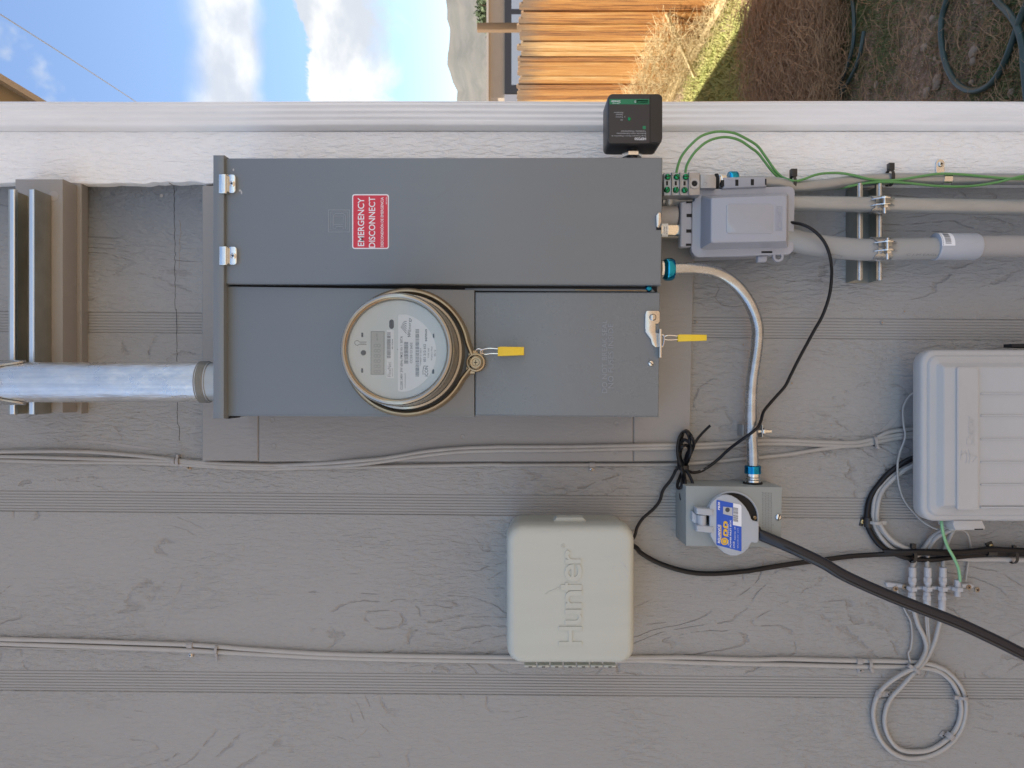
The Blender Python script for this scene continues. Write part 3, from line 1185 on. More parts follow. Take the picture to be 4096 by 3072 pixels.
weed = strands(from_pix([(3030, 3390, -120, 520)]), 7500, 0.20, 0.0019, 0.6, M['straw'], 'dry_tangled_weeds', 0.0, 0.15)
strands(from_pix([(3330, 4200, -160, 520)]), 1300, 0.13, 0.0013, 0.4, M['straw'], 'scattered_dry_stems', 0.0, 0.02)
strands(lambda k: (random.gauss(FX - .15, .08), random.uniform(3, 12)), 3600, 0.18, 0.0016, 0.4, M['drygrass'], 'bleached_grass_by_fence', 0.0, 0.14, 6, 1.3)
strands(lambda k: (random.gauss(FX - .15, .06), random.uniform(5.2, 7.2)), 1800, 0.25, 0.0018, 0.5, M['drygrass'], 'dry_weed_heap_against_fence', 0.0, 0.5, 6, 1.3)
blades(clumps([(3330, 3780, -150, 300), (3560, 4200, -150, 400)], 70, 0.075), 15000, 0.026, 0.0016, M['grass'], 'short_green_grass')
blades(clumps([(2740, 3060, -150, 480)], 130, 0.14), 30000, 0.045, 0.0035, M['lime'], 'green_ground_cover')
blades(from_pix([(3060, 4300, -200, 560)]), 9000, 0.02, 0.0013, M['grass'], 'sparse_grass')

# stones
smesh = []
for k in range(5):
    bm = bmesh.new()
    bmesh.ops.create_icosphere(bm, subdivisions=2, radius=1)
    for v in bm.verts:
        v.co *= 1 + random.uniform(-.18, .18)
        v.co.z *= .6
        v.co.y *= .8
    me = bpy.data.meshes.new('stone')
    bm.to_mesh(me)
    bm.free()
    me.materials.append(M['stone'])
    me.shade_smooth()
    smesh.append(me)
for k, (u, v, s) in enumerate([(3758, 322, .030), (3752, 345, .022), (3715, 372, .026), (3705, 190, .024), (3902, 208, .026), (3898, 245, .020), (3735, 76, .022),
                               (3508, 340, .018), (3785, 172, .016), (4048, 372, .016), (3745, 235, .014), (3100, 262, .03), (3078, 380, .028), (3890, 330, .015)]):
    o = bpy.data.objects.new('stone', smesh[k % 5])
    p = G(u, v)
    o.location = (p.x, p.y, s * .25)
    o.scale = (s, s, s)
    o.rotation_euler = (0, 0, k * 1.3)
    COL.objects.link(o)
    tag(o, {0: 'pale stone just outside the bottom bend of the hose U loop', 2: 'pale stone close to the downspout beside the hose U loop', 3: 'pale stone in the grass left of the hose U loop', 4: 'largest pale stone inside the hose U loop', 5: 'smaller pale stone just below the largest one inside the hose loop', 7: 'pale stone below the short bluish hose piece'}.get(k, 'small pale stone lying on the bare yard soil'), 'stone', 'small stones on the yard soil')


def gtube(cr, r, z=None):
    return [G(u, v, (z if z is not None else r) + .012) for u, v in cr]


c4 = lambda pts: crop(2996, 0, pts)
mb = MB().tube(gtube(c4([(1640, -220), (1590, 0), (1550, 150), (1545, 300), (1565, 450), (1605, 570), (1665, 665), (1745, 720), (1830, 728), (1930, 685), (2010, 590), (2080, 440), (2130, 300), (2180, 150), (2230, 30), (2330, -200)]), .0118), 0.0118, 10, 5)
solo('garden_hose', mb, M['hose'], 'dark green garden hose curved in a U loop on bare soil', 'garden hose')
mb = MB().tube(gtube(c4([(1900, -160), (1990, 0), (2080, 95), (2150, 200), (2195, 350), (2208, 500), (2225, 700), (2250, 900)]), .012), 0.012, 10, 5)
solo('garden_hose', mb, M['hose'], 'faded green garden hose at the very edge of the yard, crossing under the U loop', 'garden hose')
mb = MB().tube(gtube(c4([(800, -200), (830, 0), (845, 150), (838, 350), (795, 520), (745, 650), (705, 790), (680, 900)]), .010), 0.010, 8, 5)
solo('garden_hose', mb, M['hose'], 'dark hose half hidden beside the brown tangled weeds', 'garden hose')
mb = MB().tube(gtube(c4([(925, 250), (900, 400), (870, 510), (820, 620), (760, 720), (715, 800), (690, 900)]), .010), 0.010, 8, 5)
solo('garden_hose', mb, M['hose'], 'short bluish hose piece joining the dark hose beside the weeds', 'garden hose')
# pale landscape timber at the fence foot and a leaning stick
mb = MB().tube([(FX - .10, 4.3, .03), (FX - .13, 6.4, .035), (FX - .08, 8.6, .03), (FX - .05, 10.5, .03)], .035, 8, 3)
solo('landscape_timber', mb, M['drygrass'], 'pale round timber lying along the foot of the fence', 'timber')
mb = MB().tube([(FX - .02, 5.25, .42), (FX - .30, 5.9, .02)], .016, 8, 1)
solo('wooden_stick', mb, M['drygrass'], 'pale stick leaning on the fence above the dry grass', 'stick')
# ================================================================== wall furniture
Yn = Vector((0, -1, 0))
AX, AZ = Vector((1, 0, 0)), Vector((0, 0, 1))


def UP(L, h):          # text that reads upward in the picture (level lettering on the wall)
    return (0, -L), (-h, 0)


def screw(u, v, d, r, m, parent, name='screw', slot=False, dome=0.0016, rot=0.6, label=None):
    c = P(u, v, d)
    b = MB()
    b.lathe(c, Yn, [(r, -0.001), (r, dome * .35), (r * .8, dome * .8), (r * .4, dome), (r * .02, dome)], 18, 0)
    for k in ([0] if slot else [0, 1]):
        a = rot + k * pi / 2
        ex = Vector((cos(a), 0, sin(a)))
        ez = Vector((-sin(a), 0, cos(a)))
        b.obox(c + Yn * (dome * .86), ex * r * (.92 if slot else .52), Yn * dome * .2, ez * r * .14, 0, 1)
    return part(name, b, [m, M['dark']], parent, label)


def barcode(b, u0, u1, v0, v1, d, n=34, mi=0, seed=3):
    """bars stacked along v (level with the lettering), each spans u0..u1"""
    r = random.Random(seed)
    v = v0
    step = (v1 - v0) / n / 2
    while v < v1:
        w = step * r.choice([.6, 1, 1, 1.8])
        a, q = P(u0, v, d), P(u1, min(v + w, v1), d)
        b.add([(a.x, -d, a.z), (q.x, -d, a.z), (q.x, -d, q.z), (a.x, -d, q.z)], [(0, 1, 2, 3)], mi)
        v += w + step * r.choice([.7, 1, 1.5])
    return b


# ---------------- mounting board behind the panel
bk = thing('mounting_board', 'large grey painted plywood mounting board behind the electrical panel', 'board', P(1700, 1500, 0))
BD = 0.019
part('board', MB().pbox(1034.5, 2533, 742, 1846, 0.0005, BD, 0.0015, 1), M['board'], bk)
part('board', MB().pbox(808, 1033.5, 742, 1843, 0.0005, BD, 0.0015, 1), M['board'], bk)
part('board', MB().prism(ppoly([(2534, 742), (2775, 742), (2775, 1100), (2759, 1842), (2534, 1846)], BD), 0.0005, BD, 0.0015, 1), M['board'], bk)
for (x, y) in crop(1000, 1500, [(178, 365), (190, 573), (1708, 500)]) + crop(2000, 1500, [(935, 392), (930, 618)]):
    b = MB().lathe(P(x, y, BD), Yn, [(.0046, 0), (.0044, .0004), (.0034, .0004), (.0028, .00012), (.0005, .00010)], 16, 0)
    part('countersunk_screw', b, M['board'], bk)

# ---------------- stacked blocks and strut channel, top left
fb = solo('wooden_spacer', MB().pbox(66, 325, 722, 1655, 0.0, .019, 0.001, 1), M['board'], 'thin grey painted board between the upper block and the siding', 'wood board')
wb = thing('wooden_block', 'grey painted wooden block carrying the steel strut channel near the corner board', 'wood block', P(150, 1200, .02))
part('block', MB().pbox(60, 251, 716, 1651, .0192, .057, 0.0015, 2), M['board'], wb)
b = MB().lathe(P(214, 784, .057), Yn, [(.0078, 0), (.0078, .0003), (.006, .0006), (.001, .0003)], 18)
part('screw_plug', b, M['clippaint'], wb)


def channel(mb, o, ex, ey, ez, L, w, h, t, lip, curl=0.006, closed_end=False):
    """C channel open towards ey; o is the centre of its back, runs along ez"""
    pr = [(-w / 2, 0), (w / 2, 0), (w / 2, h), (w / 2 - lip, h), (w / 2 - lip, h - curl), (w / 2 - lip + t, h - curl), (w / 2 - lip + t, h - t), (w / 2 - t, h - t), (w / 2 - t, t),
          (-w / 2 + t, t), (-w / 2 + t, h - t), (-w / 2 + lip - t, h - t), (-w / 2 + lip - t, h - curl), (-w / 2 + lip, h - curl), (-w / 2 + lip, h), (-w / 2, h)]
    A = [o + ex * a + ey * q - ez * L / 2 for a, q in pr]
    B = [o + ex * a + ey * q + ez * L / 2 for a, q in pr]
    n = len(pr)
    mb.add(A + B, [(i, (i + 1) % n, n + (i + 1) % n, n + i) for i in range(n)])
    for s in (0, n):
        for q in [(0, 1, 8, 9), (1, 2, 7, 8), (0, 9, 10, 15), (2, 3, 6, 7), (15, 10, 11, 14), (3, 4, 5, 6), (14, 11, 12, 13)]:
            mb.f.append(tuple(len(mb.v) - 2 * n + s + i for i in q))
            mb.m.append(0)
    return mb


a, q = P(36, 756, .098), P(137, 1658, .098)
cx, cz, ln = (a.x + q.x) / 2, (a.z + q.z) / 2, a.x - q.x
b = channel(MB(), Vector((cx, -.0572, cz)), AZ, Yn, AX, ln, .039, .041, .0025, .0085)
st = thing('strut_channel', 'short horizontal steel strut channel on the grey wooden block above the panel', 'strut channel', Vector((cx, -.057, cz)))
part('channel', b, M['strutdark'], st)
for u_ in (36, 114):
    part('channel_lip', MB().pbox(u_, u_ + 23, 755, 1659, .092, .0986, .0022, 3), M['lip'], st)
for v in (860, 1100, 1330):
    b = MB().lathe(P(88, v, .0605), Yn, [(.006, 0), (.0062, .0006), (.001, .0007)], 16)
    part('slot_washer', b, M['galvdull'], st)

# ---------------- service conduit
CD = .128
b = MB().tube([P(-900, 1531, CD), P(400, 1529, CD), P(812, 1528, CD)], .0292, 48, 1)
rc = thing('service_conduit', 'thick bright galvanised service conduit entering the top of the panel', 'conduit', P(830, 1528, CD))
part('pipe', b, M['galvbright'], rc)
c = P(803, 1528, CD)
pr = [(.0292, 0)]
for k in range(6):
    h = .0012 + k * .0022
    pr += [(.0305, h), (.0288, h + .0011)]
pr += [(.0288, .0150)]
part('thread', MB().lathe(c, -AZ, pr, 48), M['galvdull'], rc)
part('hub', MB().lathe(P(832, 1528, CD), -AZ, [(.0262, 0), (.0275, .001), (.0272, .02)], 48), M['galvdull'], rc)
cl = thing('strut_clamp', 'two piece galvanised strut clamp around the thick service conduit, at the upper picture corner', 'pipe clamp', P(40, 1528, .1))
for sgn in (-1, 1):
    b = MB()
    prof_ = []
    cc = P(-12, 1530, CD)
    zw = .012
    for k in range(13):
        a = radians(100 + k * (-62 / 12)) if sgn > 0 else radians(80 + k * (62 / 12))
        a = radians(8 + k * 4.6)
        x, yy = cos(a) * .0296 * sgn, -cos(pi / 2 - a) * .0296
        # wide at the strut, narrowing round the front
        w_ = 1 / (1 + math.exp((k - 5.5) * .9))
        zz = .0115 + .034 * w_ - .003 * (k > 11)
        prof_.append((cc.x + x, cc.y + yy, zz))
    vs, fs = [], []
    for x, y_, zz in prof_:
        rx, ry = (x - cc.x) / .0296, (y_ - cc.y) / .0296
        for s in (.0004, .0034):
            vs += [(x + rx * s, y_ + ry * s, cc.z - zz), (x + rx * s, y_ + ry * s, cc.z + zz)]
    n = len(prof_)
    for k in range(n - 1):
        a_ = k * 4
        fs += [(a_, a_ + 1, a_ + 5, a_ + 4), (a_ + 2, a_ + 6, a_ + 7, a_ + 3), (a_, a_ + 4, a_ + 6, a_ + 2), (a_ + 1, a_ + 3, a_ + 7, a_ + 5)]
    fs += [(0, 2, 3, 1), (4 * n - 4, 4 * n - 3, 4 * n - 1, 4 * n - 2)]
    b.add(vs, fs)
    part('clamp_half', b, M['galv'], cl)
b = MB().tube([P(-60, 1500, .168), P(-60, 1560, .168)], .004, 10, 1)
part('bolt', b, M['zinc'], cl)

# ---------------- electrical panel
DD = .150      # upper door face
CV = .143      # meter side covers face
pn = thing('electrical_panel', 'large blue-grey steel meter and breaker panel with two doors', 'electrical panel', P(1770, 1150, .02))
part('enclosure', MB().pbox(896, 2632, 640, 1660, BD + .0005, .134, 0.001, 1), M['panel'], pn)
# rain hood
b = MB().pbox(851, 896, 619, 1675, BD + .001, .157, 0.0022, 2)
part('hood', b, M['panel'], pn)
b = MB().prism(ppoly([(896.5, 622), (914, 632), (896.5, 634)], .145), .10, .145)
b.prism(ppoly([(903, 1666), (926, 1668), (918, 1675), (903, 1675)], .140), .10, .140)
part('hood_shadow', b, M['dark'], pn)  # dark wedges standing in for the shadow at the hood corners
# upper door
b = MB().prism(ppoly([(899, 632), (2651, 629), (2645, 1140), (900, 1136)], DD), .128, DD, 0.0022, 3)
door = part('breaker_door', b, M['panel'], pn)
b = MB().stroke([(906, 1131), (2640, 1134.5)], .0006, DD - .0002, 0, .0004)
part('door_hem', b, M['panel'], door)
# deep gap with its rail
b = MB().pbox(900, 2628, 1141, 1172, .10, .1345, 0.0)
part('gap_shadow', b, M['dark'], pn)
b = MB().prism(ppoly([(1860, 1152), (2610, 1155), (2622, 1168), (1860, 1163)], .137), .13, .137, .0012, 2)
part('centre_rail', b, M['panel'], pn)
part('rail_bead', MB().tube([P(2300, 1159, .138), P(2600, 1163, .138)], .0009, 8, 1), M['brass'], pn)
# meter cover and pull section cover
mc = part('meter_cover', MB().prism(ppoly([(904, 1145), (1897.5, 1159), (1897.5, 1669), (904, 1664)], CV), .12, CV, .0014, 2), M['panel'], pn)
lc = part('lower_cover', MB().prism(ppoly([(1901, 1168), (2641, 1169), (2635, 1669), (1901, 1663)], CV), .12, CV, .0022, 3), M['panel2'], pn)
b = MB().stroke([(906, 1660), (1893, 1660)], .0005, CV, 0, .0003)
b.stroke([(1906, 1660.5), (2630, 1664)], .0005, CV, 0, .0003)
b.stroke([(1906, 1173), (2632, 1174)], .0005, CV, 0, .0003)
part('folded_lip', b, M['panel'], pn)
# door clips at the top
for k, (u0, u1, v0, v1, su, sv) in enumerate([(873, 942, 695, 773, 929, 735), (875, 947, 984, 1060, 934, 1024)]):
    b = MB()
    b.pbox(u0, u0 + 31, v0, v1, .1495, .1615, .0018, 3)
    b.pbox(u0 + 31, u0 + 39, v0 + 1, v1 - 1, .1495, .1535, .0008, 1)
    b.pbox(u0 + 36, u1, v0 + 2, v1 - 1, .1495, .1555, .0010, 2, .0045)
    cp = part('door_clip', b, M['zinc'], pn)
    screw(su, sv, .1556, .0042, M['zinc'], cp, dome=.0022, rot=.35 + k)
# paint chips on the door
b = MB()
for (u, v, w, h) in [(934, 679, 3.2, 5), (960, 762, 5, 4), (966, 770, 3, 6)]:
    b.prism([(P(u, v, DD).x + cos(a) * h * .00036 * random.uniform(.7, 1.2), P(u, v, DD).z + sin(a) * w * .00036 * random.uniform(.7, 1.2)) for a in [k * pi / 5 for k in range(10)]], DD - .0001, DD + .0002)
part('paint_chip', b, M['greyprint'], door)
b = MB()
b.stroke([(1700 + t * 13, 828 - t * 9.5 - 3 * sin(t * .3)) for t in range(11)], .0004, DD, 0, .00012)
b.stroke([(2022, 985), (2020, 1000), (2023, 1012)], .0005, DD, 0, .00012)
b.stroke([(2028, 940), (2024, 950)], .0005, DD, 0, .00012)
part('scuff_mark', b, M['inkfaint'], door)['kind'] = 'stuff'

# raised square emblem with a D
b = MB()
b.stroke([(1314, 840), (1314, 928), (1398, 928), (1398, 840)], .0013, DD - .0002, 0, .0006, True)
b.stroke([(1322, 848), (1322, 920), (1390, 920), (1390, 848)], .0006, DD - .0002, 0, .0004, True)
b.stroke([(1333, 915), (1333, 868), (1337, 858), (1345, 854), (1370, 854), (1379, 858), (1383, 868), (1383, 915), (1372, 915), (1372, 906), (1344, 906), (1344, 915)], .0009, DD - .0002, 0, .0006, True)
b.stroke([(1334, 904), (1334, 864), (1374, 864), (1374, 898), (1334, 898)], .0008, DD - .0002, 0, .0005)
part('raised_emblem', b, M['highlight'], door)

# emergency sticker
sk = thing('warning_sticker', 'red and white EMERGENCY DISCONNECT sticker on the upper panel door', 'sticker', P(1482, 886, DD))
c0, c1 = P(1409, 777, DD), P(1556, 996, DD)
part('sticker_border', MB().prism(rrect(c1.x, c0.x, c1.z, c0.z, .0035, 4), DD + .0001, DD + .0005), M['whitepr'], sk)
c0, c1 = P(1413.5, 782, DD), P(1551.5, 991.5, DD)
part('sticker_face', MB().prism(rrect(c1.x, c0.x, c1.z, c0.z, .0022, 4), DD + .0004, DD + .0008), M['red'], sk)
b = MB()
td = DD + .0009
b.text('EMERGENCY', (1444, 888), *UP(193, 26), td, 0, .012)
b.text('DISCONNECT', (1488, 889), *UP(203, 26), td, 0, .012)
b.text('DESCONEXIÓN DE EMERGENCIA', (1527, 888.5), *UP(199, 14), td, 0, .012)
b.text('00P16805', (1545.5, 802), *UP(30, 4.5), td, 0)
part('lettering', b, M['whitepr'], sk)

# embossed warning on lower cover
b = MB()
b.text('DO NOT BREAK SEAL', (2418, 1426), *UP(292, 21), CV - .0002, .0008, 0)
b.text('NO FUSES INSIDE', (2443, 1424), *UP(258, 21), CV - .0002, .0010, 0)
part('embossed_lettering', b, M['highlight'], lc)

# lower hasp with seal loop
b = MB()
cr = lambda pts: crop(2000, 700, pts)
b.prism(ppoly(cr([(1180, 1092), (1275, 1092), (1286, 1105), (1285, 1180), (1270, 1197), (1252, 1197), (1252, 1268), (1278, 1272), (1280, 1385), (1250, 1385), (1222, 1362), (1212, 1320), (1168, 1262), (1170, 1246), (1166, 1235), (1168, 1115)]), CV + .003), CV, CV + .003, .0007, 2)
hs = part('hasp', b, M['nickel'], pn)
b = MB().lathe(P(2000 + 1229 / 2.0109, 700 + 1145 / 2.0109, CV + .003), Yn, [(.0052, 0), (.0050, .0005), (.0042, .0010), (.0035, .0022), (.0008, .0030)], 20)
part('rivet', b, M['nickel'], hs)
b = MB().obox(P(2638.5, 1374, CV + .004), AZ * .0016, AX * .0205, Yn * .007, .0006)
part('hasp_tongue', b, M['nickel'], hs)
b = MB().tube([P(*p, .150) for p in cr([(1296, 1285), (1316, 1290), (1320, 1330), (1308, 1378), (1292, 1380)])], .0013, 8, 4)
part('seal_loop', b, M['nickel'], hs)
screw(2603, 1453.5, CV, .0042, M['zinc'], lc, dome=.0028, slot=True, rot=.9)
b = MB().lathe(P(2595, 1155, .137), Yn, [(.0046, -.002), (.0046, .0016), (.003, .0032), (.0005, .0034)], 16)
part('blue_screw', b, M['bluemetal'], pn)
# folded latch at the foot of the upper door
b = MB()
b.prism(ppoly([(2636, 848), (2645, 852), (2646, 888), (2634, 912), (2626, 906), (2624, 862)], DD + .004), DD - .002, DD + .004, .0012, 2)
part('door_latch', b, M['nickel'], pn)
part('latch_slot', MB().pbox(2625, 2645, 910, 920, DD - .0001, DD + .0003), M['dark'], pn)

# ---------------- electricity meter
mt = thing('electricity_meter', 'round glass-fronted electricity meter with LCD face on the panel', 'electricity meter', P(1632, 1411, CV))
mcn = P(1632, 1411, CV)


def kn(amp):
    return lambda r, h, k: r + (amp if k % 2 else 0)


b = MB().lathe(mcn, Yn, [(.0815, .0005), (.0815, .006), (.0775, .010), (.0765, .034)], 96)
part('base', b, M['meterbody'], mt)
b = MB().lathe(mcn, Yn, [(.0768, .030), (.0792, .0335), (.0795, .0375), (.0765, .040)], 240, 0, kn(.0004), False)
part('knurled_band', b, M['rim'], mt)
b = MB().lathe(mcn, Yn, [(.0762, .038), (.0735, .060), (.0728, .085), (.0735, .094)], 240, 0, kn(.0003), False)
part('ribbed_cover', b, M['meterbody'], mt)
b = MB().lathe(mcn, Yn, [(.0715, .092), (.0738, .0955), (.0738, .1010), (.0722, .1040)], 240, 0, kn(.0004), False)
b.lathe(mcn, Yn, [(.0718, .1035), (.0715, .1085), (.0690, .1105), (.0672, .1095), (.0668, .1060)], 120, 0, None, False)
part('front_rim', b, M['rim'], mt)
b = MB().lathe(mcn, Yn, [(.0668, .1062), (.0655, .1050), (.0648, .0985)], 120, 0, None, False)
part('inner_lip', b, M['brass'], mt)
b = MB().lathe(mcn, Yn, [(.0662, .0960), (.0640, .0990), (.0615, .0975), (.0005, .0975)], 120, 0, None, False)
part('face_plate', b, M['meterplate'], mt)
FD = CV + .0975
mk = lambda pts: crop(1350, 1130, pts, 3.6867)
mU = lambda x, y: (1350 + x / 3.6867, 1130 + y / 3.6867)
mS = 1 / 3.6867


def mtext(b, s, x, y0, y1, h, dd=.0007, wt=0, mi=0, shear=0):
    c = mU(x, (y0 + y1) / 2)
    b.text(s, c, (0, -abs(y1 - y0) * mS), (-h * mS, 0), FD + dd, 0, wt, mi, shear)


# LCD
pl_ = mk([(500, 728), (685, 728), (682, 1350), (498, 1350)])
part('lcd_bezel', MB().prism(ppoly(mk([(492, 720), (693, 720), (690, 1358), (490, 1358)]), FD), FD - .001, FD + .0004), M['inkfaint'], mt)
lcd = part('lcd_screen', MB().prism(ppoly(pl_, FD), FD, FD + .0007), M['lcd'], mt)
b = MB()
for k in range(6):
    y = 930 + k * 76.5
    mtext(b, '8', 585, y - 27, y + 27, 104, .0009, -.01)
b.stroke(mk([(580, 755), (580, 800)]), .0014, FD + .0008)
b.stroke(mk([(585, 815), (585, 855)]), .0014, FD + .0008)
b.prism(ppoly(mk([(580, 745), (592, 765), (568, 765)]), FD + .0008), FD + .0008, FD + .001)
b.prism(ppoly(mk([(585, 862), (573, 842), (597, 842)]), FD + .0008), FD + .0008, FD + .001)
part('lcd_digits', b, M['lcdseg'], lcd)
# labels
small = part('small_label', MB().prism(ppoly(mk([(727, 697), (834, 697), (834, 1409), (727, 1409)]), FD), FD, FD + .0005), M['label'], mt)
b = MB()
barcode(b, *(mU(728, 0)[0], mU(783, 0)[0]), *(mU(0, 735)[1], mU(0, 1122)[1]), FD + .0007, 40, 0, 5)
mtext(b, '49137636', 810, 835, 985, 20, wt=.01)
mtext(b, 'FlexNet', 765, 1172, 1386, 52, wt=-.01)
mtext(b, 'MODEL 5000', 810, 1262, 1385, 12)
part('lettering', b, M['inkgrey'], small)
bigp = []
cxm, cym = 840, 1040
for k in range(41):
    a = radians(-74 + k * 148 / 40)
    bigp.append((cxm + 628 * cos(a) * 0.985, cym + 592 * sin(a)))
bigp = [(905, 472), (895, 490)][::-1] + bigp + [(905, 1608), (892, 1590)]
big = part('large_label', MB().prism(ppoly(mk(bigp), FD), FD, FD + .0005), M['label'], mt)
b = MB()
mtext(b, 'CL200 240V 3W 60Hz FM2S Kh 1 30TA', 943, 790, 1580, 36, wt=.008)
mtext(b, 'A03GLAS0900000D0', 998, 1335, 1560, 16)
barcode(b, mU(982, 0)[0], mU(1043, 0)[0], mU(0, 878)[1], mU(0, 1196)[1], FD + .0007, 32, 0, 8)
mtext(b, 'CC031212652', 1086, 886, 1190, 36, wt=.008)
barcode(b, mU(1150, 0)[0], mU(1203, 0)[0], mU(0, 690)[1], mU(0, 1390)[1], FD + .0007, 74, 0, 9)
mtext(b, '*1M6031212652', 1224, 970, 1230, 24)
mtext(b, '031 212 652', 1285, 908, 1172, 36, wt=.012)
mtext(b, 'TYPE iSA3', 1342, 967, 1112, 24)
mtext(b, 'Watthour Meter', 1388, 938, 1148, 22)
mtext(b, '05/12', 1437, 993, 1090, 28)
mtext(b, 'iCON', 1310, 1230, 1385, 52, wt=.01)
b.stroke(mk([(1262, 1360), (1260, 1310), (1266, 1260), (1280, 1225)]), .0007, FD + .0006)
mtext(b, 'sensus', 1306, 688, 868, 30, wt=.02)
mtext(b, 'NV', 1055, 728, 802, 44, wt=.03)
mtext(b, 'Energy', 1068, 520, 722, 58, wt=0)
for k in range(6):
    y0_, y1_ = 750 - k * 22, 640 - k * 6
    b.prism(ppoly(mk([(1018, 760 - k * 36), (1018, 748 - k * 36), (936 + k * 9 - (k > 2) * 4, 650 - k * 16), (931 + k * 9 - (k > 2) * 4, 656 - k * 16)]), FD + .0006), FD + .0006, FD + .0007)
part('lettering', b, M['inkgrey'], big)
b = MB()
b.lathe(P(*mU(383, 1037), FD), Yn, [(.0034, 0), (.0034, .0012), (.0005, .0014)], 20)
for (x0_, x1_, y0_, y1_, r_) in [(763, 832, 546, 685, .0033), (352, 379, 740, 806, .0002), (350, 378, 1265, 1330, .0002), (1405, 1428, 756, 822, .0002), (1395, 1425, 1280, 1345, .0002)]:
    a, q = P(*mU(x0_, y0_), FD), P(*mU(x1_, y1_), FD)
    b.prism(rrect(q.x, a.x, q.z, a.z, r_, 5), FD - .001, FD + .0004)
part('sensor_window', b, M['frame'], mt)
b = MB()
b.stroke([mU(x, y) for x, y in [(428, 915), (318, 912), (300, 930), (270, 920), (254, 895), (258, 868), (285, 855), (312, 862), (322, 878), (428, 878)]], .0007, FD, 0, .0003)
b.stroke([mU(x, y) for x, y in [(330, 895), (420, 895)]], .0004, FD, 0, .0003)
part('optical_port_mark', b, M['inkfaint'], mt)
b = MB().lathe(mcn, Yn, [(.0664, .1045), (.0664, .1052), (.0004, .1056)], 96)
part('glass_front', b, M['glass'], mt)
# sealing ring with its screw lug
rg = thing('sealing_ring', 'weathered brass sealing ring clamped around the round meter', 'sealing ring', mcn)
b = MB()
prr = [(.0832, .0006), (.0834, .0120), (.0842, .0165), (.0858, .0190), (.0880, .0190), (.0903, .0165), (.0916, .0110), (.0918, .0006)]
segs = 128
c_lug = P(1905, 1451, CV + .012)
ang_l = atan2(c_lug.z - mcn.z, c_lug.x - mcn.x)
rings = []
for k in range(segs + 1):
    a = ang_l + .10 + (2 * pi - .20) * k / segs
    flare = 0.006 * max(0, 1 - min(k, segs - k) / 5.0) ** 1.5
    rings.append([(mcn.x + cos(a) * (r_ + flare), mcn.y - h_, mcn.z + sin(a) * (r_ + flare)) for r_, h_ in prr])
b.ring_stack(rings, True, True)
part('ring', b, M['brass'], rg)
lug = P(1905, 1451, CV)
b = MB().lathe(lug, Yn, [(.0138, .001), (.0138, .016), (.0128, .0185), (.0108, .0188), (.0100, .0170), (.0100, .012), (.0005, .012)], 36)
part('screw_lug', b, M['brass'], rg)
b = MB().lathe(lug, Yn, [(.0088, .010), (.0088, .0190), (.0078, .0200), (.0055, .0198), (.0048, .0185), (.0004, .0185)], 6 * 5)
sc = part('lug_screw', b, M['brass'], rg)
b = MB().obox(lug + Yn * .0188, AX * .0035, Yn * .0003, AZ * .0004)
b.obox(lug + Yn * .0188, AZ * .0025, Yn * .0003, AX * .0004)
part('screw_slot', b, M['dark'], sc)
b = MB()
for s in (.22, -.22):
    a = ang_l + s * .62
    p0 = Vector((mcn.x + cos(a) * .0885, mcn.y, mcn.z + sin(a) * .0885))
    p1 = Vector((lug.x, mcn.y, lug.z)) + Vector((cos(ang_l + (pi / 2 if s > 0 else -pi / 2)) * .0105, 0, sin(ang_l + (pi / 2 if s > 0 else -pi / 2)) * .0105))
    b.tube([p0 + Yn * .010, (p0 + p1) / 2 + Yn * .010, p1 + Yn * .010], .0068, 10, 2)
part('lug_arm', b, M['brass'], rg)

# ---------------- yellow seals


def seal(ua, ub, va, vb, d, wires, label):
    t = thing('seal_tag', label, 'seal', P(ua, (va + vb) / 2, d))
    b = MB()
    a, q = P(ua, va, d), P(ub, vb, d)
    b.prism([(a.x - .0008, a.z), (a.x, a.z - .004), (a.x - .0005, q.z), (q.x + .0005, q.z), (q.x - .001, a.z)], d - .0035, d + .0035, .0008, 2)
    b.prism([(a.x - .0016, q.z + (a.z - q.z) * .12), (a.x - .0016, q.z + .0005), (q.x + .0025, q.z + .0005), (q.x + .0025, q.z + (a.z - q.z) * .12)], d + .0034, d + .0042)
    part('tag', b, M['yellow'], t)
    for w in wires:
        part('wire', MB().tube([P(*p) for p in w], .00065, 6, 5), M['wire'], t)
    return t


k1 = lambda pts, ds: [(a, b_, dd) for (a, b_), dd in zip(crop(1000, 700, pts), ds)]
seal(1991, 2096, 1387, 1422, CV + .014,
     [k1([(1995, 1398), (1930, 1394), (1880, 1402), (1850, 1420), (1862, 1440), (1870, 1410), (1840, 1398), (1815, 1410), (1812, 1440)], [CV + .015] * 9),
      k1([(1995, 1437), (1940, 1436), (1900, 1442), (1868, 1436), (1850, 1412)], [CV + .014] * 5)],
     'yellow plastic seal tag wired to the brass meter ring')
k2 = lambda pts, d: [(a, b_, d) for (a, b_) in crop(2000, 700, pts)]
seal(2710, 2825, 1338, 1364, .137, [k2([(1430, 1295), (1360, 1290), (1320, 1302), (1312, 1318)], .148), k2([(1430, 1323), (1370, 1327), (1325, 1322), (1312, 1312)], .146)],
     'yellow plastic seal tag hanging from the steel hasp below the panel edge')

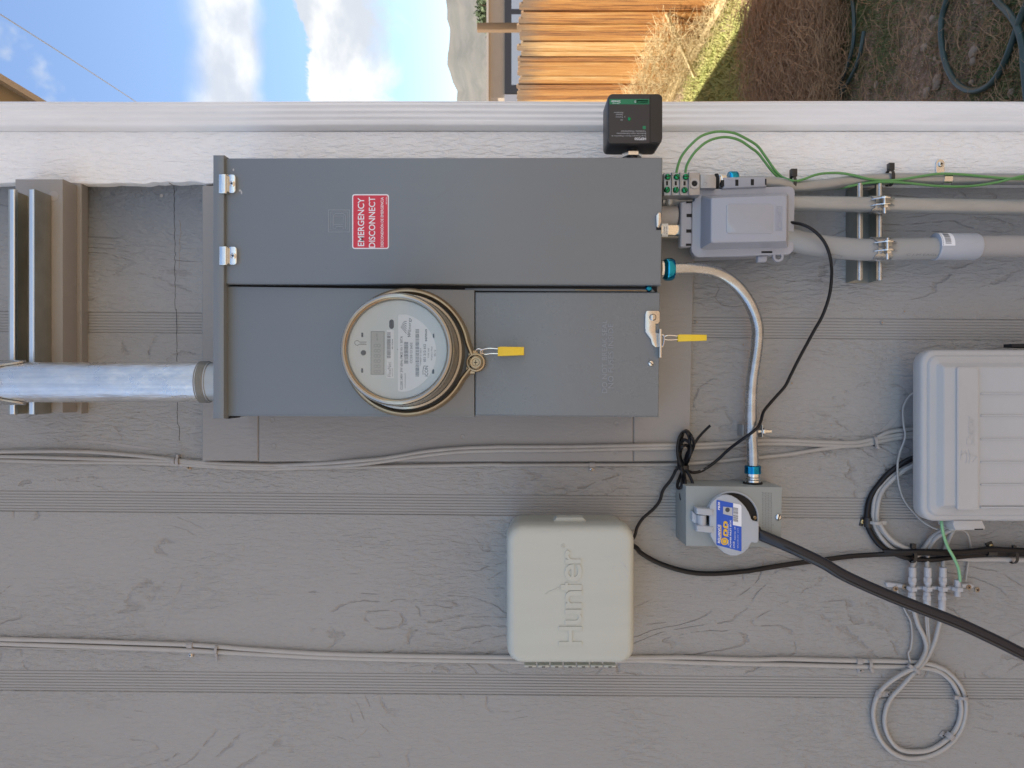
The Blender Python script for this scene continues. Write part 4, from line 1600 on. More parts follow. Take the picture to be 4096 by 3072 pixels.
# ---------------- surge protector
sp = thing('surge_protector', 'black surge protector box with green band beside the panel', 'surge protector', P(2540, 500, .12))
b = MB()
fr0, fr1 = P(2431, 374, .152), P(2651, 572, .152)
o1 = rrect(fr1.x, fr0.x, fr1.z, fr0.z, .0068, 6)
b.prism(o1, .098, .147, .0012, 2)
part('housing', b, M['blackplastic'], sp)
b = MB().prism(rrect(fr1.x + .0008, fr0.x - .0005, fr1.z + .0005, fr0.z - .0005, .0068, 6), .1475, .1525, .0014, 3)
part('lid', b, M['blackplastic'], sp)
fd = .1526
part('face_label', MB().pbox(2437, 2598, 381, 572, fd - .0005, fd + .0002), M['blacklabel'], sp)
part('green_band', MB().pbox(2438, 2597, 396, 417, fd, fd + .0005), M['bandgreen'], sp)
b = MB()
td = fd + .0006
sU = lambda x, y: (2000 + x / 2.0109, y / 2.0109)


def stext(b, s, x0_, x1_, y0_, y1_, mi=0, wt=0, dd=td):
    c = sU((x0_ + x1_) / 2, (y0_ + y1_) / 2)
    b.text(s, c, (-(x1_ - x0_) / 2.0109, 0), (0, (y1_ - y0_) / 2.0109), dd, 0, wt, mi)


b.pbox(2000 + 1100 / 2.0109, 2000 + 1192 / 2.0109, 804 / 2.0109, 831 / 2.0109, td - .0003, td - .0001)
b.stroke([sU(1078, 805), sU(1096, 805), sU(1096, 830), sU(1078, 830)], .0004, td - .0003, 0, .0002, True)
stext(b, 'D', 1081, 1093, 809, 826)
stext(b, 'Schneider', 893, 968, 806, 828)
stext(b, 'Electric', 905, 958, 829, 836)
stext(b, 'HEPD50', 1083, 1174, 1106, 1127, wt=.01)
part('lettering', b, M['whitepr'], sp)
b = MB()
stext(b, 'SQUARE', 1104, 1189, 808, 828, 0, .03, td)
part('band_lettering', b, M['bandgreen'], sp)
b = MB()
stext(b, 'Surge Protective Device / Dispositivo de', 897, 1174, 1086, 1099, 0)
stext(b, 'Protección contra Sobretensiones', 938, 1174, 1068, 1081, 0)
stext(b, 'Transitorias / Parasurtenseur', 970, 1174, 1050, 1063, 0)
stext(b, 'OK', 967, 988, 958, 970, 0)
stext(b, 'Replace', 930, 988, 934, 947, 0)
stext(b, 'Substituir', 930, 988, 916, 929, 0)
stext(b, 'Remplacer', 914, 990, 898, 911, 0)
stext(b, '›', 1000, 1008, 934, 946, 0)
part('small_lettering', b, M['greyprint'], sp)
b = MB().lathe(P(*sU(1040, 958), fd), Yn, [(.0024, 0), (.0024, .0008), (.0005, .0016)], 14)
part('indicator_lamp', b, M['greenscrew'], sp)
part('green_mark', MB().prism(rrect(P(*sU(1173, 1040), fd).x, P(*sU(1147, 1014), fd).x, P(*sU(1173, 1040), fd).z, P(*sU(1147, 1014), fd).z, .001), fd, fd + .0005), M['bandgreen'], sp)
part('seam', MB().pbox(2600, 2601.5, 382, 572, fd, fd + .0003), M['dark'], sp)
b = MB().lathe(P(2528, 560, .122), -AX, [(.0085, 0), (.0085, .013), (.0078, .0135), (.0085, .0145), (.0078, .0155), (.0085, .0165), (.0078, .0175), (.0085, .019), (.0078, .02), (.0078, .028)], 24)
part('threaded_nipple', b, M['blackplastic'], sp)
b = MB().hexnut(P(2528, 612, .122), -AX, .0145, .007)
part('locknut', b, M['zinc'], sp)
# ================================================================== below the panel
R0 = lambda pts: crop(2000, 0, pts)
A1 = lambda pts: crop(2000, 700, pts)
B1 = lambda pts: crop(2996, 700, pts)
A2 = lambda pts: crop(2000, 1500, pts)
B2 = lambda pts: crop(2996, 1500, pts)
B3 = lambda pts: crop(2996, 2247, pts)
Z2 = lambda pts: crop(2600, 640, pts, 3.3515)      # close view of the outlet cover
I2 = lambda pts: crop(2680, 1850, pts, 4.424)      # close view of the inlet box
T2 = lambda pts: crop(3500, 2060, pts, 4.608)      # close view of the ground block


def run(pts, r, d=None, b=None, seg=10, sub=6, mi=0):
    b = b or MB()
    if not isinstance(r, list) and .0025 < r < .0045:      # hand-laid cables are never quite even
        pts = [(p[0] + random.uniform(-1.2, 1.2), p[1] + random.uniform(-1.2, 1.2)) + tuple(p[2:]) for p in pts]
    q = [P(p[0], p[1], (p[2] if len(p) > 2 else d)) for p in pts]
    return b.tube(q, r, seg, sub, mi)


# grounding terminal block with green screws
gb = thing('grounding_bridge', 'cast zinc grounding terminal block with six green screws under the panel', 'grounding block', P(2700, 740, .08))
gd = .092
b = MB().prism(ppoly(Z2([(188, 168), (668, 165), (672, 470), (188, 476)]), gd), .05, gd, .0016, 2)
part('block', b, M['cast'], gb)
b = MB()
for x in (296, 404, 522):
    b.prism(ppoly(Z2([(x - 12, 172), (x + 10, 172), (x + 8, 470), (x - 14, 470)]), gd), gd - .001, gd + .0035, .0008, 1)
part('divider', b, M['cast'], gb)
b = MB()
for x in (228, 345, 463):
    b.prism(ppoly(Z2([(x - 14, 285), (x + 14, 285), (x + 14, 340), (x - 14, 340)]), gd), gd, gd + .0004)
part('wire_slot', b, M['dark'], gb)
for (x, y) in [(236, 228), (356, 228), (478, 228), (228, 402), (345, 404), (463, 406)]:
    u, v = Z2([(x, y)])[0]
    screw(u, v, gd, .0046, M['greenscrew'], gb, 'green_screw', slot=True, dome=.0045, rot=x * .7)
u, v = Z2([(594, 318)])[0]
b = MB().lathe(P(u, v, gd), Yn, [(.0078, 0), (.0078, .0018), (.0045, .0018), (.0042, .0004), (.0004, .0002)], 28)
o = part('mounting_eye', b, M['cast'], gb)
part('eye_hole', MB().lathe(P(u, v, gd + .0012), Yn, [(.0042, 0), (.0003, .0001)], 20, 0, None, False), M['dark'], gb)
b = MB().prism(ppoly(Z2([(672, 188), (866, 192), (890, 230), (890, 378), (672, 378)]), gd - .006), .045, gd - .006, .002, 2)
part('outlet_body', b, M['cast'], gb)
u, v = Z2([(738, 322)])[0]
b = MB().lathe(P(u, v, gd - .006), Yn, [(.0034, .0), (.0034, .0005), (.0027, .0005), (.0025, .0001)], 20, 0, None, False)
part('cast_mark', b, M['cast'], gb)
c = P(*Z2([(872, 292)])[0], .066)
part('gasket_ring', MB().lathe(c, -AZ, [(.0122, 0), (.0125, .001), (.0125, .003), (.0118, .0035)], 28), M['dark'], gb)
b = MB().lathe(c - AZ * .0035, -AZ, [(.0112, 0), (.0118, .001), (.0112, .003), (.0118, .0045), (.0104, .012)], 28)
part('connector', b, M['zinc'], gb)
part('blue_nut', MB().lathe(P(*Z2([(1100, 250)])[0], .064), -AZ, [(.0100, -.006), (.0112, -.004), (.0112, .006), (.0100, .008)], 24), M['bluemetal'], gb)

# ---- conduits running down beside the corner board
c1 = thing('steel_conduit', 'slim dull steel conduit nearest the white corner board, with an offset bend', 'conduit', P(3600, 730, .02))
part('pipe', run(Z2([(900, 300, .062), (1600, 302, .060)]) + B1([(370, 92 - 0, .050), (620, 78, .042), (820, 50, .032), (1000, 36, .030), (1250, 32, .030), (2300, 34, .030), (2900, 36, .030)]), .0091, seg=20), M['galvdull'], c1)
c2 = thing('steel_conduit', 'thicker dull steel conduit between the slim conduit and the grey plastic pipe', 'conduit', P(3600, 820, .05))
part('pipe', run(A1([(1300, 205, .053), (1560, 215, .052)]) + B1([(100, 222, .052), (370, 228, .053), (900, 238, .0535), (1500, 250, .0535), (2212, 262, .0535), (2900, 272, .0535)]), .0119, seg=24), M['galvdull'], c2)
part('set_screw_connector', MB().lathe(P(2656, 803, .053), -AZ, [(.013, 0), (.0155, .002), (.0165, .006), (.0155, .011), (.0135, .014), (.013, .02)], 28), M['galvdull'], c2)
c3 = thing('plastic_conduit', 'grey plastic pipe with a printed line, running down from behind the outlet cover', 'conduit', P(3600, 990, .06))
part('pipe', run(B1([(-330, 330, .050), (0, 400, .053), (370, 528, .060), (600, 572, .060), (900, 600, .0585), (1200, 596, .058), (1600, 588, .058)]), .0168, seg=32), M['pvc'], c3)
u0, u1 = B1([(1490, 0), (1833, 0)])[0][0], B1([(1490, 0), (1833, 0)])[1][0]
cc = P(u0, B1([(0, 577)])[0][1], .058)
L = cc.z - P(u1, 0, .058).z
b = MB().lathe(cc, -AZ, [(.0176, 0), (.0208, .0005), (.0212, .002), (.0206, .006), (.0207, L - .004), (.0190, L), (.017, L)], 40)
cp = part('coupling', b, M['pvcblue'], c3)
vs, fs = [], []
lu0, lu1 = B1([(1555, 0)])[0][0], B1([(1660, 0)])[0][0]
za, zb = P(lu0, 0, .079).z, P(lu1, 0, .079).z
for k in range(9):
    a = radians(-66 + k * (74 / 8))
    a = radians(100 - 4 + k * -9.6)
    # around the front of the pipe, a=90 faces the camera
    x, y_ = cc.x + cos(a) * .0211, cc.y - sin(a) * .0211
    vs += [(x, y_, za), (x, y_, zb)]
b = MB().add(vs, [(2 * k, 2 * k + 1, 2 * k + 3, 2 * k + 2) for k in range(8)])
lab = part('barcode_label', b, M['whitepr'], c3)
b = MB()
r_ = random.Random(4)
k = 8
while k < 66:
    wdt = r_.choice([1.2, 1.8, 2.8])
    a0, a1 = radians(96 - k), radians(96 - k - wdt)
    z0_, z1_ = za - (za - zb) * .25, za - (za - zb) * .70
    b.add([(cc.x + cos(a0) * .0213, cc.y - sin(a0) * .0213, z0_), (cc.x + cos(a1) * .0213, cc.y - sin(a1) * .0213, z0_),
           (cc.x + cos(a1) * .0213, cc.y - sin(a1) * .0213, z1_), (cc.x + cos(a0) * .0213, cc.y - sin(a0) * .0213, z1_)], [(0, 1, 2, 3)])
    k += wdt + r_.choice([1.5, 2.2, 3.2])
part('barcode', b, M['ink'], lab)
part('painted_lower_pipe', run(B1([(1800, 574, .058), (2300, 574, .058), (2900, 578, .058)]), .0166, seg=32), M['pvcpaint'], c3)
# printed line: letters wrapped on the pipe by depth


def wrap_text(s, cu_, cv_, L_, h_, axis_v, R, dpipe, slope=0.0):
    b = MB()
    ex, ey = (L_, L_ * slope), (0, -h_)
    b.text(s, (cu_, cv_), ex, ey, dpipe)
    out = []
    for (x, y_, z) in b.v:
        ax = P(0, axis_v(z), dpipe).x
        dx = max(-.95, min(.95, (x - ax) / R))
        out.append((x, -dpipe - R * sqrt(1 - dx * dx) - .0002, z))
    b.v = out
    return b


Zu = lambda z: 2048 - (z - H) * F / (D - .06)
ax3 = lambda z: np.interp(Zu(z), [B1([(q, 0)])[0][0] for q in (370, 600, 900, 1200, 1600)], [B1([(0, q)])[0][1] for q in (528, 572, 600, 596, 588)])
b = wrap_text('Made in America', *B1([(560, 632)])[0], 175, 9, ax3, .0169, .0600, .17)
b2 = wrap_text('C J-M EAGLE', *B1([(1370, 655)])[0], 137, 9.5, ax3, .0169, .058, .0)
b.add(b2.v, b2.f)
part('printed_line', b, M['inkfaint'], c3)

# short fittings between panel and outlet cover
n1 = thing('chrome_nipple', 'short shiny nipple with a tiny white label between panel and outlet cover', 'pipe fitting', P(2685, 921, .08))
part('pipe', MB().tube([P(2630, 921, .058), P(2730, 921, .058)], .0128, 32, 1), M['chrome'], n1)
b = MB()
vs = []
for k in range(9):
    a = radians(150 - k * 13)
    cc_ = P(2660, 921, .058)
    x, y_ = cc_.x + cos(a) * .0130, cc_.y - sin(a) * .0130
    vs += [(x, y_, P(2650, 0, .071).z), (x, y_, P(2674, 0, .071).z)]
part('label', MB().add(vs, [(2 * k, 2 * k + 1, 2 * k + 3, 2 * k + 2) for k in range(8)]), M['label'], n1)
part('label_text', MB().text('UL LISTED', (2658, 921), (0, -30), (-5, 0), .0713).text('E 27 258', (2667, 921), (0, -30), (-5, 0), .0713), M['ink'], n1)
n2 = solo('plastic_nipple', MB().tube([P(2640, 864, .06), P(2706, 864, .06)], .0155, 24, 1), M['pvcpaint'], 'short translucent grey tube stub beside the shiny nipple', 'pipe fitting')

# ---- outlet cover (weatherproof bubble)
oc = thing('outlet_cover', 'grey weatherproof bubble cover with raised EXTRA-DUTY lettering', 'outlet cover', P(2970, 890, .02))
fdp = .074
b = MB().prism(ppoly(Z2([(600, 420), (560, 1120), (640, 1290), (1700, 1260), (1900, 1180), (1920, 450), (1800, 380), (700, 400)]), .05), .004, .058, .003, 1)
part('back_box', b, M['plastic'], oc)
fl = Z2([(640, 392), (700, 384), (965, 382), (988, 350), (1560, 350), (1566, 358), (1870, 350), (1915, 366), (1940, 400), (1946, 440), (1930, 1190), (1915, 1225), (1880, 1255), (1840, 1266),
         (640, 1306), (600, 1280), (560, 1230), (548, 1150), (560, 1130), (565, 560), (600, 545), (600, 470), (612, 420)])
b = MB().prism(ppoly(fl, fdp), fdp - .010, fdp, .0018, 2)
part('flange', b, M['plastic'], oc)
# dome: tapered body
base = Z2([(700, 482), (1800, 446), (1848, 462), (1852, 500), (1848, 1150), (1832, 1172), (1790, 1180), (720, 1200), (682, 1190), (676, 1150), (682, 510)])
top = Z2([(835, 502), (1815, 470), (1840, 480), (1843, 510), (1838, 1070), (1832, 1085), (1800, 1092), (845, 1112), (818, 1104), (812, 1080), (815, 520)])
dt = .112
B_ = [(*p,) for p in ppoly(base, fdp)]
T_ = [(*p,) for p in ppoly(top, dt)]
rings = [[(x, -fdp + .0005, z) for x, z in B_], [(x, -fdp - .002, z) for x, z in B_]]
cxT = sum(p[0] for p in T_) / len(T_)
czT = sum(p[1] for p in T_) / len(T_)
for k in range(0, 4):
    t = k / 3 * pi / 2
    s = (1 - cos(t)) * .035
    rings.append([(x + (cxT - x) * s, -dt + .0030 * (1 - sin(t)), z + (czT - z) * s) for x, z in T_])
b = MB().ring_stack([[p for p in r] for r in rings])
dome = part('bubble', b, M['plastic'], oc, None)
bev = MB()
wnd = rrect(P(*Z2([(1650, 990)])[0], dt).x, P(*Z2([(1650, 590)])[0], dt).x, P(*Z2([(1652, 990)])[0], dt).z, P(*Z2([(1022, 990)])[0], dt).z, .0045, 6)
part('window', MB().prism(wnd, dt - .001, dt + .0008, .0007, 2), M['cover2'], oc)
b = MB()
fb_ = Z2([(1690, 625), (1772, 625), (1768, 948), (1688, 948)])
b.stroke(fb_, .0006, dt - .0001, 0, .0006, True)
b.text('EXTRA-DUTY', (sum(p[0] for p in fb_) / 4, sum(p[1] for p in fb_) / 4), *UP(88, 17), dt - .0001, .0007)
part('raised_lettering', b, M['plastic'], oc)
for poly in ([(412, 570), (430, 556), (490, 550), (492, 570), (565, 565), (565, 1120), (552, 1160), (420, 1165), (403, 1150)], [(965, 232), (985, 228), (1548, 218), (1564, 235), (1566, 360), (965, 385), (985, 350), (962, 330)]):
    part('hinge', MB().prism(ppoly(Z2(poly), fdp + .004), fdp - .010, fdp + .004, .003, 3), M['plastic'], oc)
b = MB()
for (x0_, x1_, y0_, y1_) in [(490, 560, 722, 766), (486, 556, 930, 974), (482, 552, 1120, 1150), (495, 562, 552, 574), (1144, 1186, 262, 345), (1352, 1394, 256, 338), (955, 994, 268, 350), (1543, 1562, 252, 332)]:
    q = Z2([(x0_, y0_), (x1_, y1_)])
    b.pbox(q[0][0], q[1][0], q[0][1], q[1][1], fdp, fdp + .0043)
q = Z2([(1494, 1222), (1640, 1248)])
b.pbox(q[0][0], q[1][0], q[0][1], q[1][1], fdp, fdp + .0003)
part('hinge_slot', b, M['dark'], oc)
part('latch_tab', MB().prism(ppoly(Z2([(1455, 1285), (1578, 1280), (1580, 1340), (1560, 1360), (1460, 1364), (1450, 1350)]), fdp), fdp - .012, fdp - .002, .002, 2), M['plastic'], oc)
u, v = Z2([(1706, 1300)])[0]
b = MB()
ctr = P(u, v, fdp - .0053)
rings = []
for k in range(24):
    a = 2 * pi * k / 24
    rings.append([ctr + Vector((cos(a), 0, sin(a))) * rr_ + Yn * hh for rr_, hh in ((.0048, 0), (.0048, .005), (.0082, .005), (.0082, 0))])
rings.append(rings[0])
b.ring_stack(rings, False, False)
part('padlock_ring', b, M['plastic'], oc)

# ---- EMT loop to the inlet box
ec = thing('bent_steel_conduit', 'shiny thin steel conduit curving from the panel to the inlet box with blue fittings', 'conduit', P(3000, 1100, .06))
pth = A1([(1310, 757, .075), (1395, 756, .075), (1560, 754, .074), (1680, 766, .072), (1780, 800, .068), (1880, 868, .063), (1960, 956, .058), (2022, 1060, .054), (2060, 1165, .050), (2073, 1260, .047), (2064, 1400, .044), (2042, 1550, .040)]) + \
    A2([(2026, 60, .036), (2020, 180, .034), (2018, 330, .033), (2022, 470, .033), (2030, 600, .034), (2033, 740, .036), (2035, 800, .038)])
part('pipe', run(pth, .0091, seg=24), M['galv'], ec)
c = P(*A1([(1322, 760)])[0], .075)
part('blue_nut', MB().lathe(c, -AZ, [(.0142, -.002), (.0168, .001), (.0176, .005), (.0172, .011), (.0150, .0145), (.0118, .0155)], 28), M['bluemetal'], ec)
part('threaded_collar', MB().lathe(P(2649, c and A1([(0, 757)])[0][1], .075), -AZ, [(.0135, -.002), (.0135, .0015), (.0125, .002), (.0135, .003), (.0125, .004)], 28), M['zinc'], ec)
c = P(*A2([(2033, 726)])[0], .036)
part('blue_nut', MB().lathe(c, -AX, [(.0112, 0), (.0128, .0015), (.0126, .006), (.0130, .011), (.0128, .013)], 28), M['bluemetal'], ec)
part('connector', MB().lathe(c - AX * .013, -AX, [(.0118, 0), (.0118, .004), (.0124, .005), (.0118, .0065), (.0126, .0085), (.0118, .010), (.0126, .013)], 28), M['zinc'], ec)
part('rubber_ring', MB().lathe(c - AX * .0265, -AX, [(.0145, 0), (.0152, .0012), (.0145, .0026)], 28), M['dark'], ec)
cl = thing('conduit_clamp', 'small galvanised clamp with a protruding bolt on the thin bent conduit', 'pipe clamp', P(*A2([(2035, 450)])[0], .03))
cc_ = P(*A2([(2022, 448)])[0], .033)
b = MB()
rings = []
for k in range(15):
    a = radians(-10 + k * 200 / 14)
    rings.append([cc_ + Vector((s, -sin(a) * q_, cos(a) * q_)) for s, q_ in ((.010, .0094), (.010, .0107), (-.010, .0107), (-.010, .0094))])
b.ring_stack(rings)
part('band', b, M['galv'], cl)
part('ear', MB().box(cc_.x - .010, cc_.x + .010, cc_.y - .006, cc_.y + .020, cc_.z - .0165, cc_.z - .0150, 0, .0006), M['galv'], cl)
part('ear', MB().box(cc_.x - .009, cc_.x + .009, cc_.y + .002, cc_.y + .031, cc_.z + .0115, cc_.z + .0130, 0, .0006), M['galvdull'], cl)
b = MB().tube([cc_ + Vector((-.001, -.001, -.010)), cc_ + Vector((-.001, -.001, -.031))], .0028, 12, 1)
part('bolt', b, M['zinc'], cl)
part('nut', MB().hexnut(cc_ + Vector((-.001, -.001, -.0168)), -AZ, .0056, .0045), M['zinc'], cl)

# ---- strut with clamps under the two conduits
sx = thing('strut_channel', 'short vertical-set steel strut on the siding holding the two lower conduits', 'strut channel', P(3470, 930, 0))
ua, ub = B1([(870, 0)])[0][0], B1([(1068, 0)])[0][0]
va, vb = 738, 1118
a, q = P(ua, va, .041), P(ub, vb, .041)
b = channel(MB(), Vector(((a.x + q.x) / 2, -.0004, (a.z + q.z) / 2)), AZ, Yn, AX, a.x - q.x, a.z - q.z, .041, .0025, .0085)
part('channel', b, M['strutdark'], sx)
part('channel_lip', MB().tube([P(ua + 9, va - 4, .0395), P(ua + 9, vb + 4, .0395)], .0038, 14, 1), M['galv'], sx)
part('channel_lip', MB().tube([P(ub - 9, va - 4, .0395), P(ub - 9, vb + 4, .0395)], .0038, 14, 1), M['galv'], sx)


def pipe_clamp(cu, cv, dp, R, label):
    t = thing('strut_clamp', label, 'pipe clamp', P(cu, cv, dp))
    c = P(cu, cv, dp)
    for s in (1, -1):
        b = MB()
        rings = []
        for k in range(12):
            a = radians(86 - k * 13) if s > 0 else radians(94 + k * 13)
            w = .0105 + .006 * (k / 11)
            w = .014 if k > 2 else .0105
            rings.append([c + Vector((cos(a) * q_, -sin(a) * q_, sz)) for sz, q_ in ((w, R + .0002), (w, R + .0018), (-w, R + .0018), (-w, R + .0002))])
        b.ring_stack(rings)
        h = part('clamp_half', b, M['galv'], t)
        # curved ear standing out in front of the pipe
        pr = []
        for k in range(9):
            z = -.0175 + k * .0044
            dep = .016 * (1 - ((k - 4) / 4.6) ** 2) + .001
            pr.append((z, dep))
        vs = []
        xo = c.x + s * (R * .34 + .0006)
        yo = c.y - R * .92
        for z, dep in pr:
            vs += [(xo - .0008, yo, c.z + z), (xo - .0008, yo - dep, c.z + z), (xo + .0008, yo - dep, c.z + z), (xo + .0008, yo, c.z + z)]
        b = MB()
        b.ring_stack([vs[4 * k:4 * k + 4] for k in range(9)])
        part('ear', b, M['zinc'], h)
    part('bolt', MB().tube([c + Vector((R * .75, -R - .0075, 0)), c + Vector((-R * .34 - .014, -R - .0075, 0))], .0024, 10, 1), M['zinc'], t)
    part('bolt_head', MB().lathe(c + Vector((R * .34 + .0014, -R - .0075, 0)), AX, [(.0062, 0), (.0058, .0018), (.003, .0036), (.0004, .0042)], 20), M['zinc'], t)
    part('nut', MB().hexnut(c + Vector((-R * .34 - .0014, -R - .0075, 0)), -AX, .0055, .0042), M['zinc'], t)


pipe_clamp(*B1([(1040, 240)])[0], .0535, .0121, 'galvanised strut clamp gripping the thicker dull steel conduit')
pipe_clamp(*B1([(1050, 598)])[0], .058, .0170, 'galvanised strut clamp gripping the grey plastic pipe')
# one-hole strap on the slim conduit
os_ = thing('conduit_strap', 'shiny one-hole strap screwed to the white board over the slim conduit', 'pipe strap', P(3775, 690, .02))
su, sv = B1([(1578, 30)])[0]
c = P(su, sv, .030)
b = MB()
rings = []
for k in range(13):
    a = radians(170 - k * 172 / 12)
    rings.append([c + Vector((cos(a) * q_, -sin(a) * q_, sz)) for sz, q_ in ((.0065, .0093), (.0065, .0104), (-.0065, .0104), (-.0065, .0093))])
b.ring_stack(rings)
part('band', b, M['zinc'], os_)
tu, tv = B1([(1537, -85)])[0]
tb = P(tu, tv + 4, .0215)
b = MB().prism(rrect(c.x + .0085, tb.x + .010, tb.z - .0070, tb.z + .0070, .0065, 5), .0202, .0222, .0006, 1)
tabp = part('tab', b, M['zinc'], os_)
screw(*B1([(1540, -86)])[0], .0222, .0046, M['zinc'], tabp, dome=.003, rot=.5)
b = MB().lathe(P(*B1([(1545, 560)])[0], .0), Yn, [(.001, 0), (.001, .0002)], 6)

# ---- green bonding wires and zip ties
gw1 = Z2([(350, 170)])
wireA = R0([(1418, 1392, .090), (1432, 1330, .092), (1462, 1255, .094), (1525, 1175, .094), (1610, 1100, .092), (1700, 1066, .088), (1780, 1058, .084), (1880, 1070, .078), (1960, 1105, .070)]) + \
    crop(2996, 0, [(60, 1167, .060), (120, 1242, .056), (160, 1300, .054), (210, 1370, .052), (262, 1420, .052), (320, 1446, .058), (380, 1455, .060), (450, 1438, .056), (530, 1408, .048), (620, 1393, .042), (740, 1393, .040), (850, 1412, .041), (950, 1437, .042), (1050, 1450, .042),
                   (1130, 1452, .043), (1250, 1440, .042), (1400, 1415, .042), (1530, 1398, .043), (1700, 1402, .042), (1900, 1420, .042), (2100, 1437, .042), (2300, 1440, .042), (2900, 1430, .042)])
wireB = R0([(1490, 1392, .090), (1503, 1330, .092), (1540, 1260, .094), (1590, 1200, .092), (1660, 1143, .088), (1740, 1112, .084), (1830, 1104, .078), (1930, 1130, .072), (2020, 1190, .064)]) + \
    crop(2996, 0, [(70, 1230, .056), (120, 1292, .053), (180, 1370, .051), (240, 1428, .050), (300, 1452, .054), (380, 1475, .046), (560, 1508, .030), (680, 1516, .032), (800, 1500, .038), (950, 1472, .041), (1080, 1464, .043), (1200, 1466, .043), (1350, 1480, .042), (1500, 1495, .040), (1700, 1500, .038),
                   (1850, 1490, .040), (2000, 1465, .042), (2120, 1435, .045), (2212, 1415, .045), (2400, 1400, .044), (2900, 1420, .044)])
solo('green_ground_wire', run(wireA, .0020, seg=8), M['greenwire'], 'outer of the two thin green wires arching from the grounding block', 'wire')
solo('green_ground_wire', run(wireB, .0020, seg=8), M['greenwire'], 'inner of the two thin green wires arching from the grounding block', 'wire')


def zip_tie(cu, cv, d, R, axis, m, label, head=(0, 1), hs=.0042, w=.0024, squash=1.0, group=None, tail=0.0):
    """band round a bundle running along axis ('z' down the picture-right, or a pixel direction), head offset in pixel direction"""
    t = thing('zip_tie', label, 'zip tie', P(cu, cv, d), group)
    c = P(cu, cv, d)
    if isinstance(axis, str):
        ax = AZ
    else:
        ax = Vector((-axis[1], 0, -axis[0])).normalized()
    side = ax.cross(Yn).normalized()
    rings = []
    for k in range(20):
        a = 2 * pi * k / 20
        dv = side * cos(a) * squash + Yn * sin(a)
        rings.append([c + dv * (R + .0001) + ax * w / 1, c + dv * (R + .0009) + ax * w, c + dv * (R + .0009) - ax * w, c + dv * (R + .0001) - ax * w])
    rings.append(rings[0])
    part('strap', MB().ring_stack(rings, False, False), m, t)
    hv = Vector((-head[1], 0, -head[0])).normalized()
    hc = c + hv * (R * squash + hs * .55) + Yn * (R * .3)
    b = MB().obox(hc, ax * hs * .62, hv * hs * .8, Yn * hs * .62, .0004)
    part('head', b, m, t)
    if tail:
        part('tail', MB().obox(hc + hv * (hs + tail / 2), ax * .0013, hv * tail / 2, Yn * .0004), m, t)
    return t


zip_tie(*crop(2996, 0, [(350, 1475)])[0], .050, .0108, 'z', M['blackplastic'], 'black zip tie on the slim conduit right beside the outlet cover', (0, -1), .0075)
zip_tie(*crop(2996, 0, [(1130, 1432)])[0], .030, .0125, 'z', M['blackplastic'], 'black zip tie on the slim conduit above the strut clamps', (0, -1), .0070)

# ---- thin black cable with the tied coil
blk = B1([(300, 376, .068), (372, 386, .076), (430, 398, .084), (500, 432, .088), (560, 482, .088), (612, 550, .087), (648, 640, .082), (664, 750, .064), (662, 850, .040), (650, 950, .036), (622, 1050, .032), (582, 1150, .026), (530, 1240, .022), (470, 1350, .020), (400, 1480, .018), (335, 1610, .016)]) + \
    B2([(290, 90, .015), (220, 170, .015), (150, 250, .017), (115, 300, .024), (95, 370, .040), (70, 420, .050), (20, 465, .052)]) + \
    A2([(1960, 510, .045), (1850, 590, .026), (1770, 665, .016), (1700, 722, .014), (1620, 772, .014), (1550, 784, .016), (1505, 765, .022), (1470, 745, .026)])
coil = [(1470, 745), (1490, 700), (1530, 640), (1560, 560), (1540, 495), (1500, 448), (1455, 480), (1432, 550), (1430, 640), (1450, 720), (1470, 760), (1440, 840), (1425, 890), (1440, 912), (1465, 880), (1475, 760),
        (1500, 690), (1525, 620), (1525, 520), (1500, 460), (1470, 470), (1455, 560), (1440, 650), (1440, 730), (1465, 780), (1470, 870), (1455, 960), (1462, 1002), (1480, 960), (1490, 860), (1480, 760),
        (1500, 650), (1520, 600), (1500, 565), (1465, 580), (1450, 650), (1480, 740), (1520, 800), (1552, 880), (1550, 960), (1520, 1000), (1488, 985), (1490, 880), (1475, 780), (1455, 740), (1440, 650),
        (1455, 560), (1485, 520), (1530, 560), (1530, 640), (1490, 730), (1440, 745)]
ck = [(x, y_, .021 + .006 * (i % 5) + .002) for i, (x, y_) in enumerate(coil)]
blk2 = A2(ck) + A2([(1415, 765, .018), (1395, 805, .014), (1370, 850, .012), (1312, 925, .009), (1285, 1010, .009), (1232, 1080, .009), (1152, 1150, .010), (1105, 1220, .012), (1085, 1290, .016), (1060, 1330, .02)])
bc = thing('black_cable', 'thin black cable with a tied coil running from the outlet cover to the sage box', 'cable', P(2740, 1860, .02))
part('cable', run(blk + blk2, .0025, seg=8, sub=5), M['blackpaint'], bc)
part('loose_end', run(A2([(1480, 740, .024), (1530, 640, .026), (1562, 560, .022), (1592, 510, .018), (1640, 455, .018), (1692, 405, .020)]), .0021, seg=8), M['black'], bc)
zip_tie(*A2([(1472, 742)])[0], .024, .0085, (0, 1), M['blackplastic'], 'black tie holding the small black cable coil together', (-1, 0), .003, .0030)

